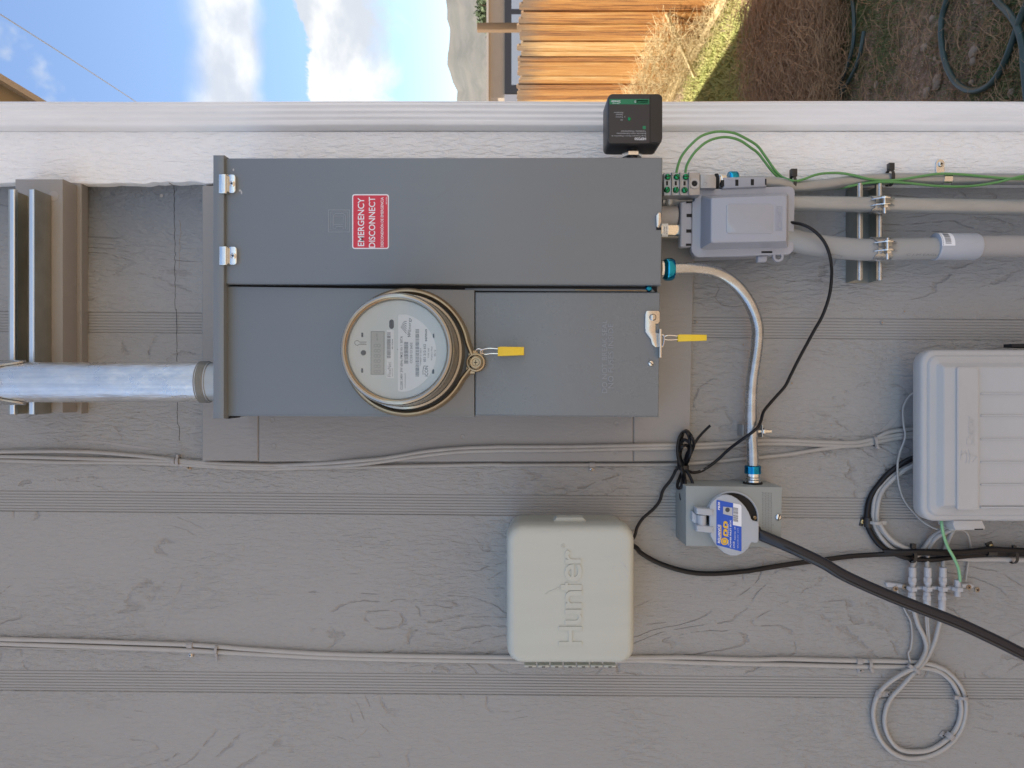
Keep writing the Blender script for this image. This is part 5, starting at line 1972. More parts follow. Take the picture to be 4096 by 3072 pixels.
# ---- inlet box
ib = thing('power_inlet_box', 'grey-green power inlet box with open round lid and blue label', 'inlet box', P(2930, 2060, 0))
idp = .070
fu0, fu1, fv0, fv1 = 2743, 3129, 1944, 2187
b = MB().prism(ppoly([(fu0, 1943), (fu1, 1948), (fu1 - 4, 2189), (fu0 + 1, 2184)], idp), .0008, idp, .0015, 2)
part('box', b, M['inlet'], ib)
oc_ = I2([(1080, 1010)])[0]
b = MB()
cI = P(2926, 2072, idp)
b.lathe(cI, Yn, [(.0415, -.002), (.0415, .0025), (.0400, .0032), (.0388, .0025), (.0388, .0006), (.0004, .0005)], 64)
part('collar', b, M['lid'], ib)
part('opening', MB().lathe(cI, Yn, [(.0386, .0010), (.0003, .0014)], 48, 0, None, False), M['dark'], ib)
ld = .088
lidp = []
cL = I2([(1090, 1105)])[0]
RL = .0455
cLp = P(cL[0], cL[1], ld)
for k in range(64):
    a = 2 * pi * k / 64
    lidp.append((cLp.x + RL * 1.10 * cos(a) * 1.0, cLp.z + RL * .98 * sin(a)))
lidp = []
prt = [(700, 800), (705, 900), (700, 1200), (730, 1320), (790, 1420), (860, 1510), (960, 1600), (1080, 1650), (1180, 1652), (1290, 1610), (1380, 1530), (1430, 1440), (1450, 1415), (1510, 1425), (1550, 1418), (1572, 1380), (1575, 1080), (1560, 1050), (1520, 1040), (1470, 1030), (1440, 1000),
       (1425, 950), (1395, 880), (1340, 790), (1270, 710), (1190, 640), (1100, 590), (1010, 568), (920, 578), (840, 612), (760, 680), (715, 745)]
lidp = ppoly(I2(prt), ld)
b = MB().prism(lidp, ld - .0045, ld, .0016, 3)
lid = part('lid', b, M['lid'], ib)
b = MB()
b.stroke(I2([(770, 1390), (850, 1490), (960, 1570), (1080, 1608), (1190, 1600), (1290, 1560), (1360, 1490)]), .0005, ld, 0, .0002)
part('lid_ridge', b, M['lid'], lid)
lblp = I2([(822, 668), (835, 660), (1115, 718), (1250, 748), (1264, 770), (1264, 1560), (1252, 1572), (835, 1462), (820, 1445)])
lb = part('label', MB().prism(ppoly(lblp, ld), ld, ld + .0005), M['blueprint'], lid)
td = ld + .0007
wht = I2([(1118, 718), (1245, 745), (1265, 775), (1265, 1135), (1112, 1105)])
part('label_white_patch', MB().prism(ppoly(wht, td - .0002), td - .0002, td), M['whitepr'], lb)
b = MB()
v = 800
r_ = random.Random(12)
while v < 1050:
    w_ = r_.choice([4, 6, 9])
    b.prism(ppoly(I2([(1118, v - 8), (1118, v - 8 + w_), (1205, v + w_ + 8), (1205, v + 8)]), td), td, td + .0001)
    v += w_ + r_.choice([4, 6, 9])
part('barcode', b, M['ink'], lb)


def itext(b, s, x, y0_, y1_, h, wt=0.0, sl=.20, dd=td):
    """label lettering leans: reading goes up the picture"""
    c = I2([(x, (y0_ + y1_) / 2)])[0]
    b.text(s, c, (0, -(y1_ - y0_) / 4.424), (-h / 4.424, -h * sl / 4.424), dd, 0, wt)


b = MB()
itext(b, 'RELIANCE', 868, 1098, 1425, 44, .02)
itext(b, 'PB30', 866, 700, 838, 38, .02)
itext(b, 'POWER INLET BOX', 1072, 1020, 1500, 26, .02)
itext(b, '30A   125/250V', 1030, 1080, 1470, 16, .01)
itext(b, 'L14-30', 1130, 1400, 1510, 30, .01)
itext(b, 'NEMA 3R', 1150, 1130, 1370, 16, 0)
itext(b, 'Outdoor use', 1200, 1160, 1520, 14, 0)
part('lettering', b, M['whitepr'], lb)
b = MB()
for (x, y_) in ((965, 1395),):
    c = P(*I2([(x, y_)])[0], td)
    b.lathe(c, Yn, [(.0055, 0), (.0055, .0001), (.0004, .0001)], 24)
b.prism(ppoly(I2([(950, 1185), (985, 1175), (1015, 1195), (1020, 1310), (960, 1300), (940, 1270)]), td), td, td + .0001)
b.prism(ppoly(I2([(950, 1045), (985, 1035), (1015, 1055), (1020, 1170), (960, 1160), (940, 1130)]), td), td, td + .0001)
b.prism(ppoly(I2([(893, 1115), (908, 1112), (908, 1368), (893, 1365)]), td), td, td + .0001)
part('label_symbol', b, M['goldprint'], lb)
b = MB()
b.lathe(P(*I2([(965, 1395)])[0], td + .0001), Yn, [(.0036, .0001), (.0034, .0002), (.0030, .0001)], 20, 0, None, False)
b.prism(ppoly(I2([(965, 1225), (1000, 1225), (1005, 1270), (970, 1270)]), td + .0001), td + .0001, td + .0002)
b.prism(ppoly(I2([(965, 1080), (1000, 1080), (1005, 1125), (970, 1125)]), td + .0001), td + .0001, td + .0002)
part('symbol_detail', b, M['blueprint'], lb)
b = MB().prism(ppoly(I2([(940, 780), (1105, 800), (1105, 950), (940, 910)]), td), td, td + .0001)
part('label_picture', b, M['greyprint'], lb)
b = MB().lathe(P(*I2([(1018, 838)])[0], td + .0002), Yn, [(.0035, 0), (.0030, .0001), (.0004, .0001)], 20)
part('picture_socket', b, M['ink'], lb)
# hinge
b = MB()
for (y0_, y1_) in ((810, 945), (1118, 1250)):
    b.prism(ppoly(I2([(470, y0_ - 6), (770, y0_ + 18), (770, y1_ + 6), (500, y1_ - 22), (470, y1_ - 30)]), ld + .002), idp + .002, ld + .002, .0022, 3)
part('hinge_arm', b, M['lid'], lid)
b = MB().tube([P(*I2([(555, 925)])[0], idp + .011), P(*I2([(555, 1112)])[0], idp + .011)], .0070, 24, 1)
b.prism(ppoly(I2([(392, 862), (470, 920), (520, 920), (520, 1110), (468, 1105), (392, 1040)]), idp + .010), idp, idp + .010, .0015, 2)
part('hinge_barrel', b, M['lid'], ib)
screw(*B2([(235, 1143)])[0], idp, .0052, M['zinc'], ib, slot=True, dome=.003, rot=-.35)
screw(*I2([(1495, 975)])[0], idp + .001, .0030, M['brass'], ib, dome=.002)
b = MB()
r_ = random.Random(5)
for x in range(1630, 1870, 27):
    y_ = 520 + (x - 1630) * (0.1 if x < 1800 else 3.0)
    ye = 1165 if x < 1700 else (1240 if x < 1810 else 1130)
    while y_ < ye:
        L_ = r_.choice([14, 22, 30, 40])
        q = I2([(x, y_), (x + 11, min(y_ + L_, ye))])
        b.pbox(q[0][0], q[1][0], q[0][1], q[1][1], idp, idp + .0002)
        y_ += L_ + 9
part('fine_print', b, M['inkfaint'], ib)
# plug and cord
cd = thing('extension_cord', 'thick black power cord hanging from the open inlet box towards the lower right', 'power cord', P(3050, 2130, .08))
part('plug', MB().tube([P(*I2([(1150, 1080)])[0], .066), P(*I2([(1450, 1210)])[0], .069), P(*I2([(1560, 1262)])[0], .072)], [.014, .0125, .0105], 20, 1), M['blackplastic'], cd)
part('cord', run(I2([(1480, 1230, .071), (1570, 1272, .074)]) + B2([(110, 1295, .077), (250, 1352, .083), (420, 1428, .089), (600, 1516, .092)]) + B3([(780, 118, .095), (1100, 262, .100), (1400, 382, .104), (1700, 500, .108), (2000, 640, .112), (2250, 765, .115), (2700, 980, .12)]), .0086, seg=20), M['blackcord'], cd)
b = run(B2([(190, 1330, .080), (300, 1392, .0945), (420, 1448, .0975), (600, 1536, .1005)]) + B3([(780, 148, .1035), (1100, 292, .1085), (1400, 412, .1125), (1700, 530, .1165), (2000, 668, .1205), (2250, 795, .1235)]), .0011, seg=6)
part('cord_rib', b, M['blackplastic'], cd)

# ---- sage controller box
hb = thing('controller_box', 'pale sage green controller box with embossed Hunter lettering', 'controller box', P(2285, 2380, 0))
HD = .108
u0, u1, v0, v1 = 2026, 2542, 2100, 2660
a, q = P(u0, v0, HD), P(u1, v1, HD)
full = rrect(q.x, a.x, q.z, a.z, .024, 10)
b = MB()
rings = [[(x, -.0008, z) for x, z in inset(full, .004)], [(x, -.055, z) for x, z in inset(full, .004)]]
b.ring_stack(rings)
part('case_back', b, M['hunter'], hb)
b = MB()
rings = [[(x, -.056, z) for x, z in inset(full, .0015)], [(x, -.060, z) for x, z in full], [(x, -HD + .022, z) for x, z in full]]
for k in range(1, 8):
    t = k / 7 * pi / 2
    rings.append([(x, -(HD - .012 + .012 * sin(t)), z) for x, z in inset(full, .0115 * (1 - cos(t)) + .001)])
b.ring_stack(rings)
hdoor = part('door', b, M['hunter'], hb)
b = MB()
b.stroke([(P_[0], P_[1]) for P_ in [(2042, 2180), (2042, 2580)]], .0006, HD - .006, 0, .0003)
b = MB().prism(ppoly(A2([(425, 1178), (455, 1140), (665, 1140), (698, 1178)]), .075), .060, .080, .002, 2)
part('latch', b, M['hunter'], hb)
b = MB()
for k in range(7):
    x = 195 + k * 107
    q = crop(2000, 2247, [(x, 832), (x + 96, 852)])
    b.pbox(q[0][0], q[1][0], q[0][1], q[1][1], .066, .078, .002, 2)
part('hinge', b, M['hunter'], hb)
b = MB()
for k in range(7):
    x = 230 + k * 107
    q = crop(2000, 2247, [(x, 844), (x + 26, 850)])
    b.pbox(q[0][0], q[1][0], q[0][1], q[1][1], .070, .0783)
part('hinge_gap', b, M['dark'], hb)
b = MB()
HL = crop(2000, 2247, [(565, 597)])[0]


def rtext(s, x0_, x1_, y0_, y1_, wt=.0, ext=.0019):
    """x0..x1 cap height span, y reading span, in lower crop (2000,2247)"""
    q = crop(2000, 2247, [((x0_ + x1_) / 2, (y0_ + y1_) / 2)])[0]
    b.text(s, q, (0, -abs(y1_ - y0_) / 2.0109), (-(x1_ - x0_) / 2.0109, 0), HD - .0003, ext, wt)


rtext('H', 472, 658, 520, 672, .011)
rtext('u', 525, 658, 383, 502, .011)
rtext('n', 525, 658, 232, 368, .011)
b.stroke(crop(2000, 2247, [(486, 205), (656, 205)]), .0080, HD - .0003, 0, .0019)
b.stroke(crop(2000, 2247, [(534, 166), (534, 190)]), .0040, HD - .0003, 0, .0018)
b.stroke(crop(2000, 2247, [(534, 220), (534, 240)]), .0040, HD - .0003, 0, .0018)
rtext('e', 520, 658, 15, 158, .011)
yo = 2247 - 1500
rtext('r', 522, 652, 1405 - yo * 2.0109, 1515 - yo * 2.0109, .011)
q = A2([(508, 1372)])[0]
b.text('®', q, (0, -17), (-17, 0), HD - .0003, .0008)
b.prism(ppoly(crop(2000, 2247, [(360, 264), (380, 256), (478, 212), (476, 204), (372, 250)]), HD), HD - .0003, HD + .0008)
part('embossed_lettering', b, M['hunter'], hdoor)
b = MB()
r_ = random.Random(9)
for (x, y_, dx, dy) in [(845, 1460, 45, -2), (905, 1540, 30, -3), (900, 1560, 20, -20), (960, 1490, 60, 60), (985, 1500, 50, 80), (950, 1590, 40, 70), (340, 1258, 50, 5), (1000, 1580, 30, 50)]:
    q = A2([(x, y_), (x + dx / 2, y_ + dy / 2 + 3), (x + dx, y_ + dy)])
    b.stroke(q, .0006, HD - .00005, 0, .0001)
part('scuff_mark', b, M['greyprint'], hdoor)['kind'] = 'stuff'

# ---- big carrier utility box, lower right
kb = thing('utility_box', 'large putty-grey plastic utility box with ribbed lid and embossed Charter lettering', 'utility box', P(3950, 1740, 0))
KD = .088
KO = .040
UR = 4620
r0_ = rrect(P(0, 2058, 0).x, P(0, 1446, 0).x, P(4400, 0, 0).z, P(3670, 0, 0).z, .014, 6)
r1_ = rrect(P(0, 2078, .05).x, P(0, 1425, .05).x, P(4420, 0, .05).z, P(3701, 0, .05).z, .016, 6)
b = MB().ring_stack([[(x, -.0008, z) for x, z in r0_], [(x, -.030, z + .0006) for x, z in r0_], [(x, -.0505, z) for x, z in r1_]])
part('case_back', b, M['carrier'], kb)
ou = rrect(P(0, 2093, KD).x, P(0, 1397, KD).x, P(UR, 0, KD).z, P(3706, 0, KD).z, .022, 8)
b = MB()
rings = [[(x, -.088 + KO, z) for x, z in inset(ou, .001)], [(x, -.091 + KO, z) for x, z in ou], [(x, -.108 + KO, z) for x, z in ou]]
def lidring(a, d):
    return [(x, -d + KO, z) for x, z in rrect(ox0 + a, ox1 - a, oz0 + a, oz1 - a, max(.022 - a * .75, .003), 8)]


ox0, ox1, oz0, oz1 = P(0, 2093, KD).x, P(0, 1397, KD).x, P(UR, 0, KD).z, P(3706, 0, KD).z
rings += [lidring(a_, d_) for a_, d_ in ((.0015, .1110), (.0040, .1130), (.0085, .1135), (.0100, .1160), (.0120, .1175), (.0190, .1180), (.0210, .1190), (.0255, .1265), (.0280, .1280))]
b.ring_stack(rings)
klid = part('lid', b, M['carrier'], kb)
b = MB()
for v in (1575, 1662, 1756, 1848, 1938, 2030):
    a, q = P(3922, v - 3.0, KD), P(4500, v + 3.0, KD)
    b.prism(rrect(q.x, a.x, q.z, a.z), KD - .0005, KD + .0016, .0007, 2)
part('rib', b, M['carrier'], klid)
b = MB().pbox(3829, 3917, 1468, 2040, KD - .001, KD + .0040, .0012, 2, .003)
kp = part('name_plate', b, M['carrier'], klid)
b = MB().pbox(3834, 3912, 1474, 2034, KD + .0035, KD + .0043, .0004, 1, .003)
part('plate_face', b, M['carrier'], klid)
b = MB()
pd = KD + .0042
q = B2([(1775, 450)])[0]
b.text('Charter', q, (0, -118), (-27, 0), pd, .0006, 0)
b.text('COMMUNICATIONS', (q[0] + 17, q[1] + 8), (0, -100), (-4, 0), pd, .0003, 0)
b.stroke(B2([(1705, 640), (1740, 625), (1830, 655), (1800, 700)]), .0008, pd, 0, .0006)
b.stroke(B2([(1712, 600), (1705, 680)]), .0012, pd, 0, .0006)
b.stroke(B2([(1740, 610), (1755, 660), (1745, 715)]), .0008, pd, 0, .0006)
b.stroke(B2([(1765, 600), (1780, 655), (1770, 710)]), .0008, pd, 0, .0006)
part('embossed_lettering', b, M['carrier'], klid)
b = MB().prism(ppoly(B2([(1650, 1170), (1880, 1170), (1905, 1225), (1900, 1250), (1660, 1250), (1640, 1200)]), .074), .045, .074, .003, 2)
b.prism(ppoly(B2([(1610, 1190), (1650, 1215), (1660, 1250), (1640, 1255), (1610, 1225)]), .060), .03, .060, .003, 2)
part('latch', b, M['carrier'], kb)
part('latch_slot', MB().prism(ppoly(B2([(1815, 1238), (1885, 1236), (1885, 1245), (1815, 1246)]), .0742), .0738, .0744), M['dark'], kb)
b = MB().prism(ppoly(crop(2996, 700, [(2115, 1358), (2500, 1350), (2500, 1395), (2115, 1385)]), .06), .04, .06, .002, 2)
part('hinge', b, M['dark'], kb)

# ================================================================== cables
rc_ = .0034
# upper run, along the mounting board edge
Z1c = lambda pts: crop(0, 1500, pts)
Z2c = lambda pts: crop(1000, 1500, pts)
cab1 = Z1c([(-200, 620), (0, 618), (400, 612), (700, 616), (1000, 640), (1300, 668), (1500, 692)]) + Z1c([(1750, 708), (2100, 722)]) + Z2c([(250, 724)])
k_ = lambda pts, d: [(a, b_, d) for a, b_ in pts]
cab1 = k_(cab1, .0040) + [(*Z2c([(550, 712)])[0], .016)] + [(*Z2c([(850, 690)])[0], BD + .0040), (*Z2c([(1100, 665)])[0], BD + .0038), (*Z2c([(1400, 618)])[0], BD + .0036)] + k_(Z2c([(1700, 586), (2000, 577)]), BD + .0036) + k_(A2([(0, 577), (500, 578), (1000, 568), (1350, 565)]), BD + .0036) + [(*A2([(1620, 560)])[0], .010)] + \
    k_(A2([(1900, 545)]), .0040) + k_(B2([(0, 528), (300, 526), (600, 540), (850, 545), (1000, 518), (1200, 482), (1360, 465), (1500, 450)]), .0042)
cab2 = k_(Z1c([(-200, 655), (0, 656), (500, 666), (1000, 684), (1400, 692), (1750, 728), (2100, 742)]) + Z2c([(300, 742)]), .0040) + [(*Z2c([(620, 734)])[0], .014), (*Z2c([(880, 716)])[0], BD + .0036), (*Z2c([(1100, 692)])[0], BD + .0036), (*Z2c([(1400, 645)])[0], BD + .0036)] + k_(Z2c([(1700, 614), (2000, 605)]), BD + .0036) + \
    k_(A2([(0, 606), (500, 604), (1000, 594), (1350, 590)]), BD + .0036) + [(*A2([(1620, 585)])[0], .010)] + k_(A2([(1900, 568)]), .0040) + k_(B2([(0, 556), (300, 556), (600, 566), (850, 570), (1000, 545), (1200, 508), (1360, 495), (1500, 480)]), .0042)
cab3 = k_(Z1c([(-200, 690), (0, 688), (500, 700), (1000, 706), (1400, 716), (1750, 742), (2100, 752)]) + Z2c([(300, 752), (800, 742), (1500, 728), (2000, 720)]) + A2([(0, 722), (700, 720), (1100, 722), (1400, 718), (1700, 700), (2000, 670)]), .0038) + \
    k_(B2([(0, 672), (300, 640), (600, 596), (800, 570), (940, 560), (1040, 500), (1120, 462), (1240, 440), (1360, 428), (1500, 410)]), .0040)
solo('painted_cable', run(cab1, rc_), M['cablepaint'], 'upper of the paired painted cables crossing the mounting board below the panel', 'cable')
solo('painted_cable', run(cab2, rc_), M['cablepaint'], 'lower of the paired painted cables crossing the mounting board below the panel', 'cable')
solo('painted_cable', run(cab3, .0033), M['cablepaint'], 'single painted cable following the bottom edge of the mounting board', 'cable')
# lower run behind the sage box with the big service loop
lowA = k_(crop(0, 2247, [(-200, 612), (0, 620), (500, 632), (1000, 650), (1500, 668), (1800, 686)]) + crop(1000, 2247, [(0, 702), (600, 738), (1200, 754), (2000, 768)]) + crop(2000, 2247, [(600, 770), (1100, 768), (1500, 771), (2000, 783)]) +
          B3([(300, 782), (600, 788), (880, 796), (1100, 800), (1280, 805)]), .0040) + \
    B3([(1400, 815, .0060), (1500, 836, .006), (1600, 885, .006), (1690, 985, .006), (1735, 1085, .006), (1742, 1200, .006), (1712, 1330, .006), (1635, 1445, .006), (1530, 1525, .006), (1400, 1573, .006), (1265, 1580, .006), (1150, 1530, .006), (1062, 1435, .006), (1012, 1320, .006),
        (1000, 1200, .006), (1030, 1085, .006), (1085, 1010, .008), (1155, 948, .010), (1255, 890, .013), (1345, 845, .014), (1400, 775, .013), (1425, 690, .010), (1405, 600, .009), (1362, 510, .010), (1335, 420, .012), (1322, 380, .013), (1312, 330, .014)])
lowB = k_(crop(0, 2247, [(-200, 655), (0, 658), (500, 674), (1000, 692), (1500, 712), (1800, 728)]) + crop(1000, 2247, [(0, 740), (600, 772), (1200, 788), (2000, 800)]) + crop(2000, 2247, [(600, 806), (1100, 795), (1500, 808), (2000, 822)]) +
          B3([(300, 828), (600, 835), (880, 842), (1100, 843), (1280, 846)]), .0040) + \
    B3([(1420, 855, .0055), (1530, 886, .0055), (1630, 965, .0055), (1690, 1080, .0055), (1708, 1200, .0055), (1672, 1330, .0055), (1590, 1432, .0055), (1460, 1510, .0055), (1320, 1530, .0055), (1205, 1500, .0055), (1125, 1415, .0055), (1092, 1300, .0055), (1100, 1185, .0055),
        (1150, 1090, .0055), (1220, 1010, .008), (1305, 915, .011), (1380, 845, .012), (1440, 760, .010), (1490, 645, .009), (1525, 530, .010), (1546, 430, .012), (1550, 380, .013)])
solo('coaxial_cable', run(lowA, .0037), M['cablepaint2'], 'painted coaxial cable forming the outer ring of the service loop at lower right', 'cable')
solo('coaxial_cable', run(lowB, .0037), M['cablepaint2'], 'painted coaxial cable forming the inner ring of the service loop at lower right', 'cable')
solo('thin_grey_wire', run(k_(crop(0, 2247, [(-200, 685), (0, 690), (300, 696), (600, 702), (1000, 708), (1400, 722), (1700, 740)]), .0022), .0016, seg=6), M['cablepaint'], 'thin grey wire under the paired cables at the lower left', 'wire')
mid = thing('thin_cable_pair', 'pair of thin painted wires dropping from the middle ground block connector', 'wire', P(3715, 2500, .01))
for dx in (0, 16):
    part('wire', run(B3([(1422 + dx, 380, .012), (1424 + dx, 480, .010), (1432 + dx, 600, .008), (1436 + dx, 690, .008), (1425 + dx, 770, .010), (1370, 840, .010), (1290, 850 + dx, .008), (1225, 870 + dx, .004)]), .0017, seg=6), M['cablepaint2'], mid)
solo('thin_grey_wire', run(B3([(1182, 190, .006), (1205, 270, .006), (1255, 390, .006), (1300, 480, .006), (1312, 600, .005), (1300, 700, .005), (1282, 740, .005), (1300, 815, .010)]), .0016, seg=6), M['cablepaint2'], 'thin grey wire dropping from the rusty screws to the cable knot', 'wire')
# around the utility box
solo('thin_grey_wire', run(B2([(1420, 110, .02), (1350, 130, .015), (1290, 170, .008), (1248, 240, .008), (1238, 300, .010), (1244, 400, .016), (1256, 500, .016), (1215, 620, .012), (1195, 720, .018), (1202, 860, .018), (1240, 990, .008), (1310, 1090, .006), (1400, 1180, .010), (1500, 1235, .016), (1590, 1250, .02), (1700, 1245, .02)]), .0017, seg=6),
     M['cablepaint2'], 'thin wavy grey wire hanging past the left side of the utility box', 'wire')
solo('thin_grey_wire', run(B2([(1690, 1240, .02), (1745, 1262, .016), (1775, 1330, .010), (1782, 1400, .006), (1770, 1460, .004), (1755, 1560, .004), (1742, 1660, .006)]), .0018, seg=6), M['cablepaint2'], 'thin grey wire from under the utility box to the rusty screw', 'wire')
solo('black_loop_cable', run(B2([(1500, 600, .02), (1360, 652, .016), (1250, 700, .012), (1130, 785, .008), (1045, 880, .0055), (980, 980, .005), (950, 1090, .005), (956, 1200, .005), (1000, 1300, .005), (1070, 1380, .006), (1150, 1430, .008), (1280, 1470, .010), (1450, 1484, .012), (1650, 1464, .012), (1900, 1440, .009), (2300, 1436, .008), (2900, 1440, .008)]), .0044), M['black'],
     'black cable bowed in a half loop left of the utility box', 'cable')
for (pts, lb_) in ([[(1500, 650, .02), (1360, 712, .016), (1250, 765, .013), (1130, 860, .010), (1065, 950, .010), (1032, 1060, .010), (1034, 1180, .010), (1090, 1275, .010), (1170, 1355, .009), (1260, 1400, .007), (1340, 1440, .005), (1500, 1470, .004)], 'inner grey painted cable bowed beside the black half loop'],
                   [[(1500, 640, .016), (1360, 698, .010), (1240, 745, .007), (1110, 835, .006), (1030, 935, .006), (1000, 1050, .006), (1004, 1180, .006), (1050, 1290, .006), (1120, 1375, .006), (1200, 1425, .006), (1340, 1475, .004)], 'outer grey painted cable bowed beside the black half loop'],
                   [[(1045, 1180, .014), (1075, 1240, .014), (1140, 1320, .013), (1220, 1375, .012), (1300, 1405, .010), (1380, 1440, .006)], 'short grey painted cable leaving the tie beside the black half loop']):
    solo('painted_cable', run(B2(pts), .0038), M['cablepaint2'], lb_, 'cable')
solo('black_service_cable', run(A2([(1060, 1370, .030), (1100, 1392, .022), (1135, 1432, .014), (1250, 1500, .008), (1400, 1556, .0065), (1550, 1590, .006), (1700, 1598, .006), (1850, 1590, .006), (2000, 1575, .006)]) +
                                B2([(0, 1575, .006), (200, 1542, .006), (400, 1512, .006), (600, 1487, .006), (800, 1460, .006), (1000, 1446, .008), (1150, 1440, .014), (1350, 1432, .018), (1600, 1436, .020), (1800, 1428, .016), (2000, 1420, .012), (2300, 1428, .012), (2900, 1430, .012)]),
                                [.0040] * 9 + [.0040] * 17), M['black'], 'sagging black cable running from the sage box to the utility box bundle', 'cable')
solo('black_cable', run(B2([(1080, 1420, .009), (1200, 1425, .015), (1400, 1420, .020), (1700, 1425, .020), (1950, 1402, .018), (2200, 1412, .016), (2900, 1420, .016)]), .0045), M['black'], 'second black cable on top of the bundle under the utility box', 'cable')
solo('painted_cable', run(B2([(1560, 1480, .006), (1680, 1476, .006), (1800, 1482, .006), (2000, 1482, .006), (2300, 1490, .006), (2900, 1490, .006)]), .0042), mat('chipped_cable', (0.42, 0.40, 0.375), .4, spots=((60, 60, 35), .60, (.04, .045, .05))),
     'pale painted cable with chipped paint under the black bundle', 'cable')
for k, (pts, lb_) in enumerate([([(1640, 1225, .03), (1560, 1250, .022), (1470, 1305, .012), (1405, 1390, .008), (1345, 1470, .010), (1318, 1530, .014), (1312, 1570, .016)], 'left painted coaxial cable feeding the ground block'),
                                ([(1660, 1230, .035), (1600, 1255, .028), (1510, 1305, .018), (1455, 1380, .009), (1436, 1460, .010), (1434, 1530, .014), (1436, 1570, .016)], 'middle painted coaxial cable feeding the ground block'),
                                ([(1660, 1220, .03), (1625, 1275, .020), (1592, 1350, .008), (1568, 1440, .008), (1562, 1530, .013), (1560, 1570, .016)], 'right painted coaxial cable feeding the ground block')]):
    solo('coaxial_cable', run(B2(pts), .0038), M['cablepaint2'], lb_, 'cable')
solo('green_ground_wire', run(B2([(1545, 1150, .05), (1550, 1200, .055), (1563, 1280, .050), (1597, 1380, .040), (1645, 1465, .034), (1682, 1550, .026), (1694, 1620, .022), (1697, 1660, .020)]), .0024, seg=10), M['greenpale'],
     'pale green wire curving from the utility box to the ground block', 'wire')

# ---- ground block
gk = thing('ground_block', 'grey painted coaxial ground block with three connectors and rusty screws', 'ground block', P(3720, 2352, .01))
part('bracket', MB().prism(ppoly(T2([(205, 1255), (240, 1240), (600, 1290), (600, 1350), (240, 1330), (215, 1320)]), .005), .0005, .006, .0012, 1), M['connpaint'], gk)
part('bracket', MB().prism(ppoly(T2([(1590, 1270), (1760, 1262), (1830, 1310), (1800, 1345), (1600, 1340)]), .005), .0005, .006, .0012, 1), M['connpaint'], gk)
part('bar', MB().prism(ppoly(T2([(600, 1318), (1600, 1318), (1600, 1378), (600, 1378)]), .012), .006, .012, .001, 1), M['connpaint'], gk)
GB = .0165
for x in (690, 970, 1250):
    sh = -15 if x == 690 else (-10 if x == 970 else -8)
    cu, _ = T2([(x, 0)])[0]

    def zy(y_):
        return P(cu, T2([(0, y_)])[0][1], GB)
    Lp = lambda y0_, y1_, r_: (P(cu, T2([(0, y0_)])[0][1], GB), P(cu, T2([(0, y1_)])[0][1], GB), r_)
    t = part('connector', MB().box(zy(0).x, zy(0).x + .0001, 0, .0001, 0, .0001), M['connpaint'], gk) if False else None
    b = MB()
    pA = zy(960)
    f_ = lambda y_: (zy(960) - zy(y_)).length
    b.lathe(pA, -AX, [(.0050, 0), (.0056, .0004), (.0056, f_(1120)), (.0050, f_(1145))], 24)
    b.hexnut(zy(1145), -AX, .0066, f_(1225) - f_(1145))
    b.lathe(zy(1225), -AX, [(.0058, 0), (.0056, f_(1272) - f_(1225))], 20)
    b.lathe(zy(1272), -AX, [(.0044, 0), (.0044, f_(1322) - f_(1272))], 20)
    b.hexnut(zy(1318), -AX, .0078, f_(1392) - f_(1318))
    cc_ = part('connector', b, M['connpaint'], gk)
    zz = lambda y_: P(cu - 3, T2([(0, y_)])[0][1], GB)
    g_ = lambda a_, c_: (zz(a_) - zz(c_)).length
    b = MB()
    b.lathe(zz(1385), -AX, [(.0044, 0), (.0044, g_(1385, 1425))], 20)
    b.lathe(zz(1420), -AX, [(.0052, 0), (.0056, .001), (.0056, g_(1420, 1480))], 20)
    b.hexnut(zz(1480), -AX, .0066, g_(1480, 1565))
    b.lathe(zz(1568), -AX, [(.0052, 0), (.0056, .0008), (.0056, g_(1568, 1740)), (.0050, g_(1568, 1760))], 24)
    part('connector', b, M['connpaint'], gk)
cu, _ = T2([(1520, 0)])[0]
zz = lambda y_: P(cu, T2([(0, y_)])[0][1], GB)
b = MB()
b.lathe(zz(1190), -AX, [(.0040, 0), (.0048, .0006), (.0048, (zz(1190) - zz(1500)).length - .0006), (.0040, (zz(1190) - zz(1500)).length)], 20)
b.hexnut(zz(1325), -AX, .0088, (zz(1325) - zz(1395)).length)
part('ground_post', b, M['connpaint'], gk)
for i_, (x, y_) in enumerate([(375, 1358), (545, 1325), (1725, 1330), (1880, 1378)]):
    screw(*T2([(x, y_)])[0], .006 if i_ < 3 else .0008, .0042, M['rust'], gk, dome=.002, rot=.3 * i_)

# ---- cable clips and ties on the siding


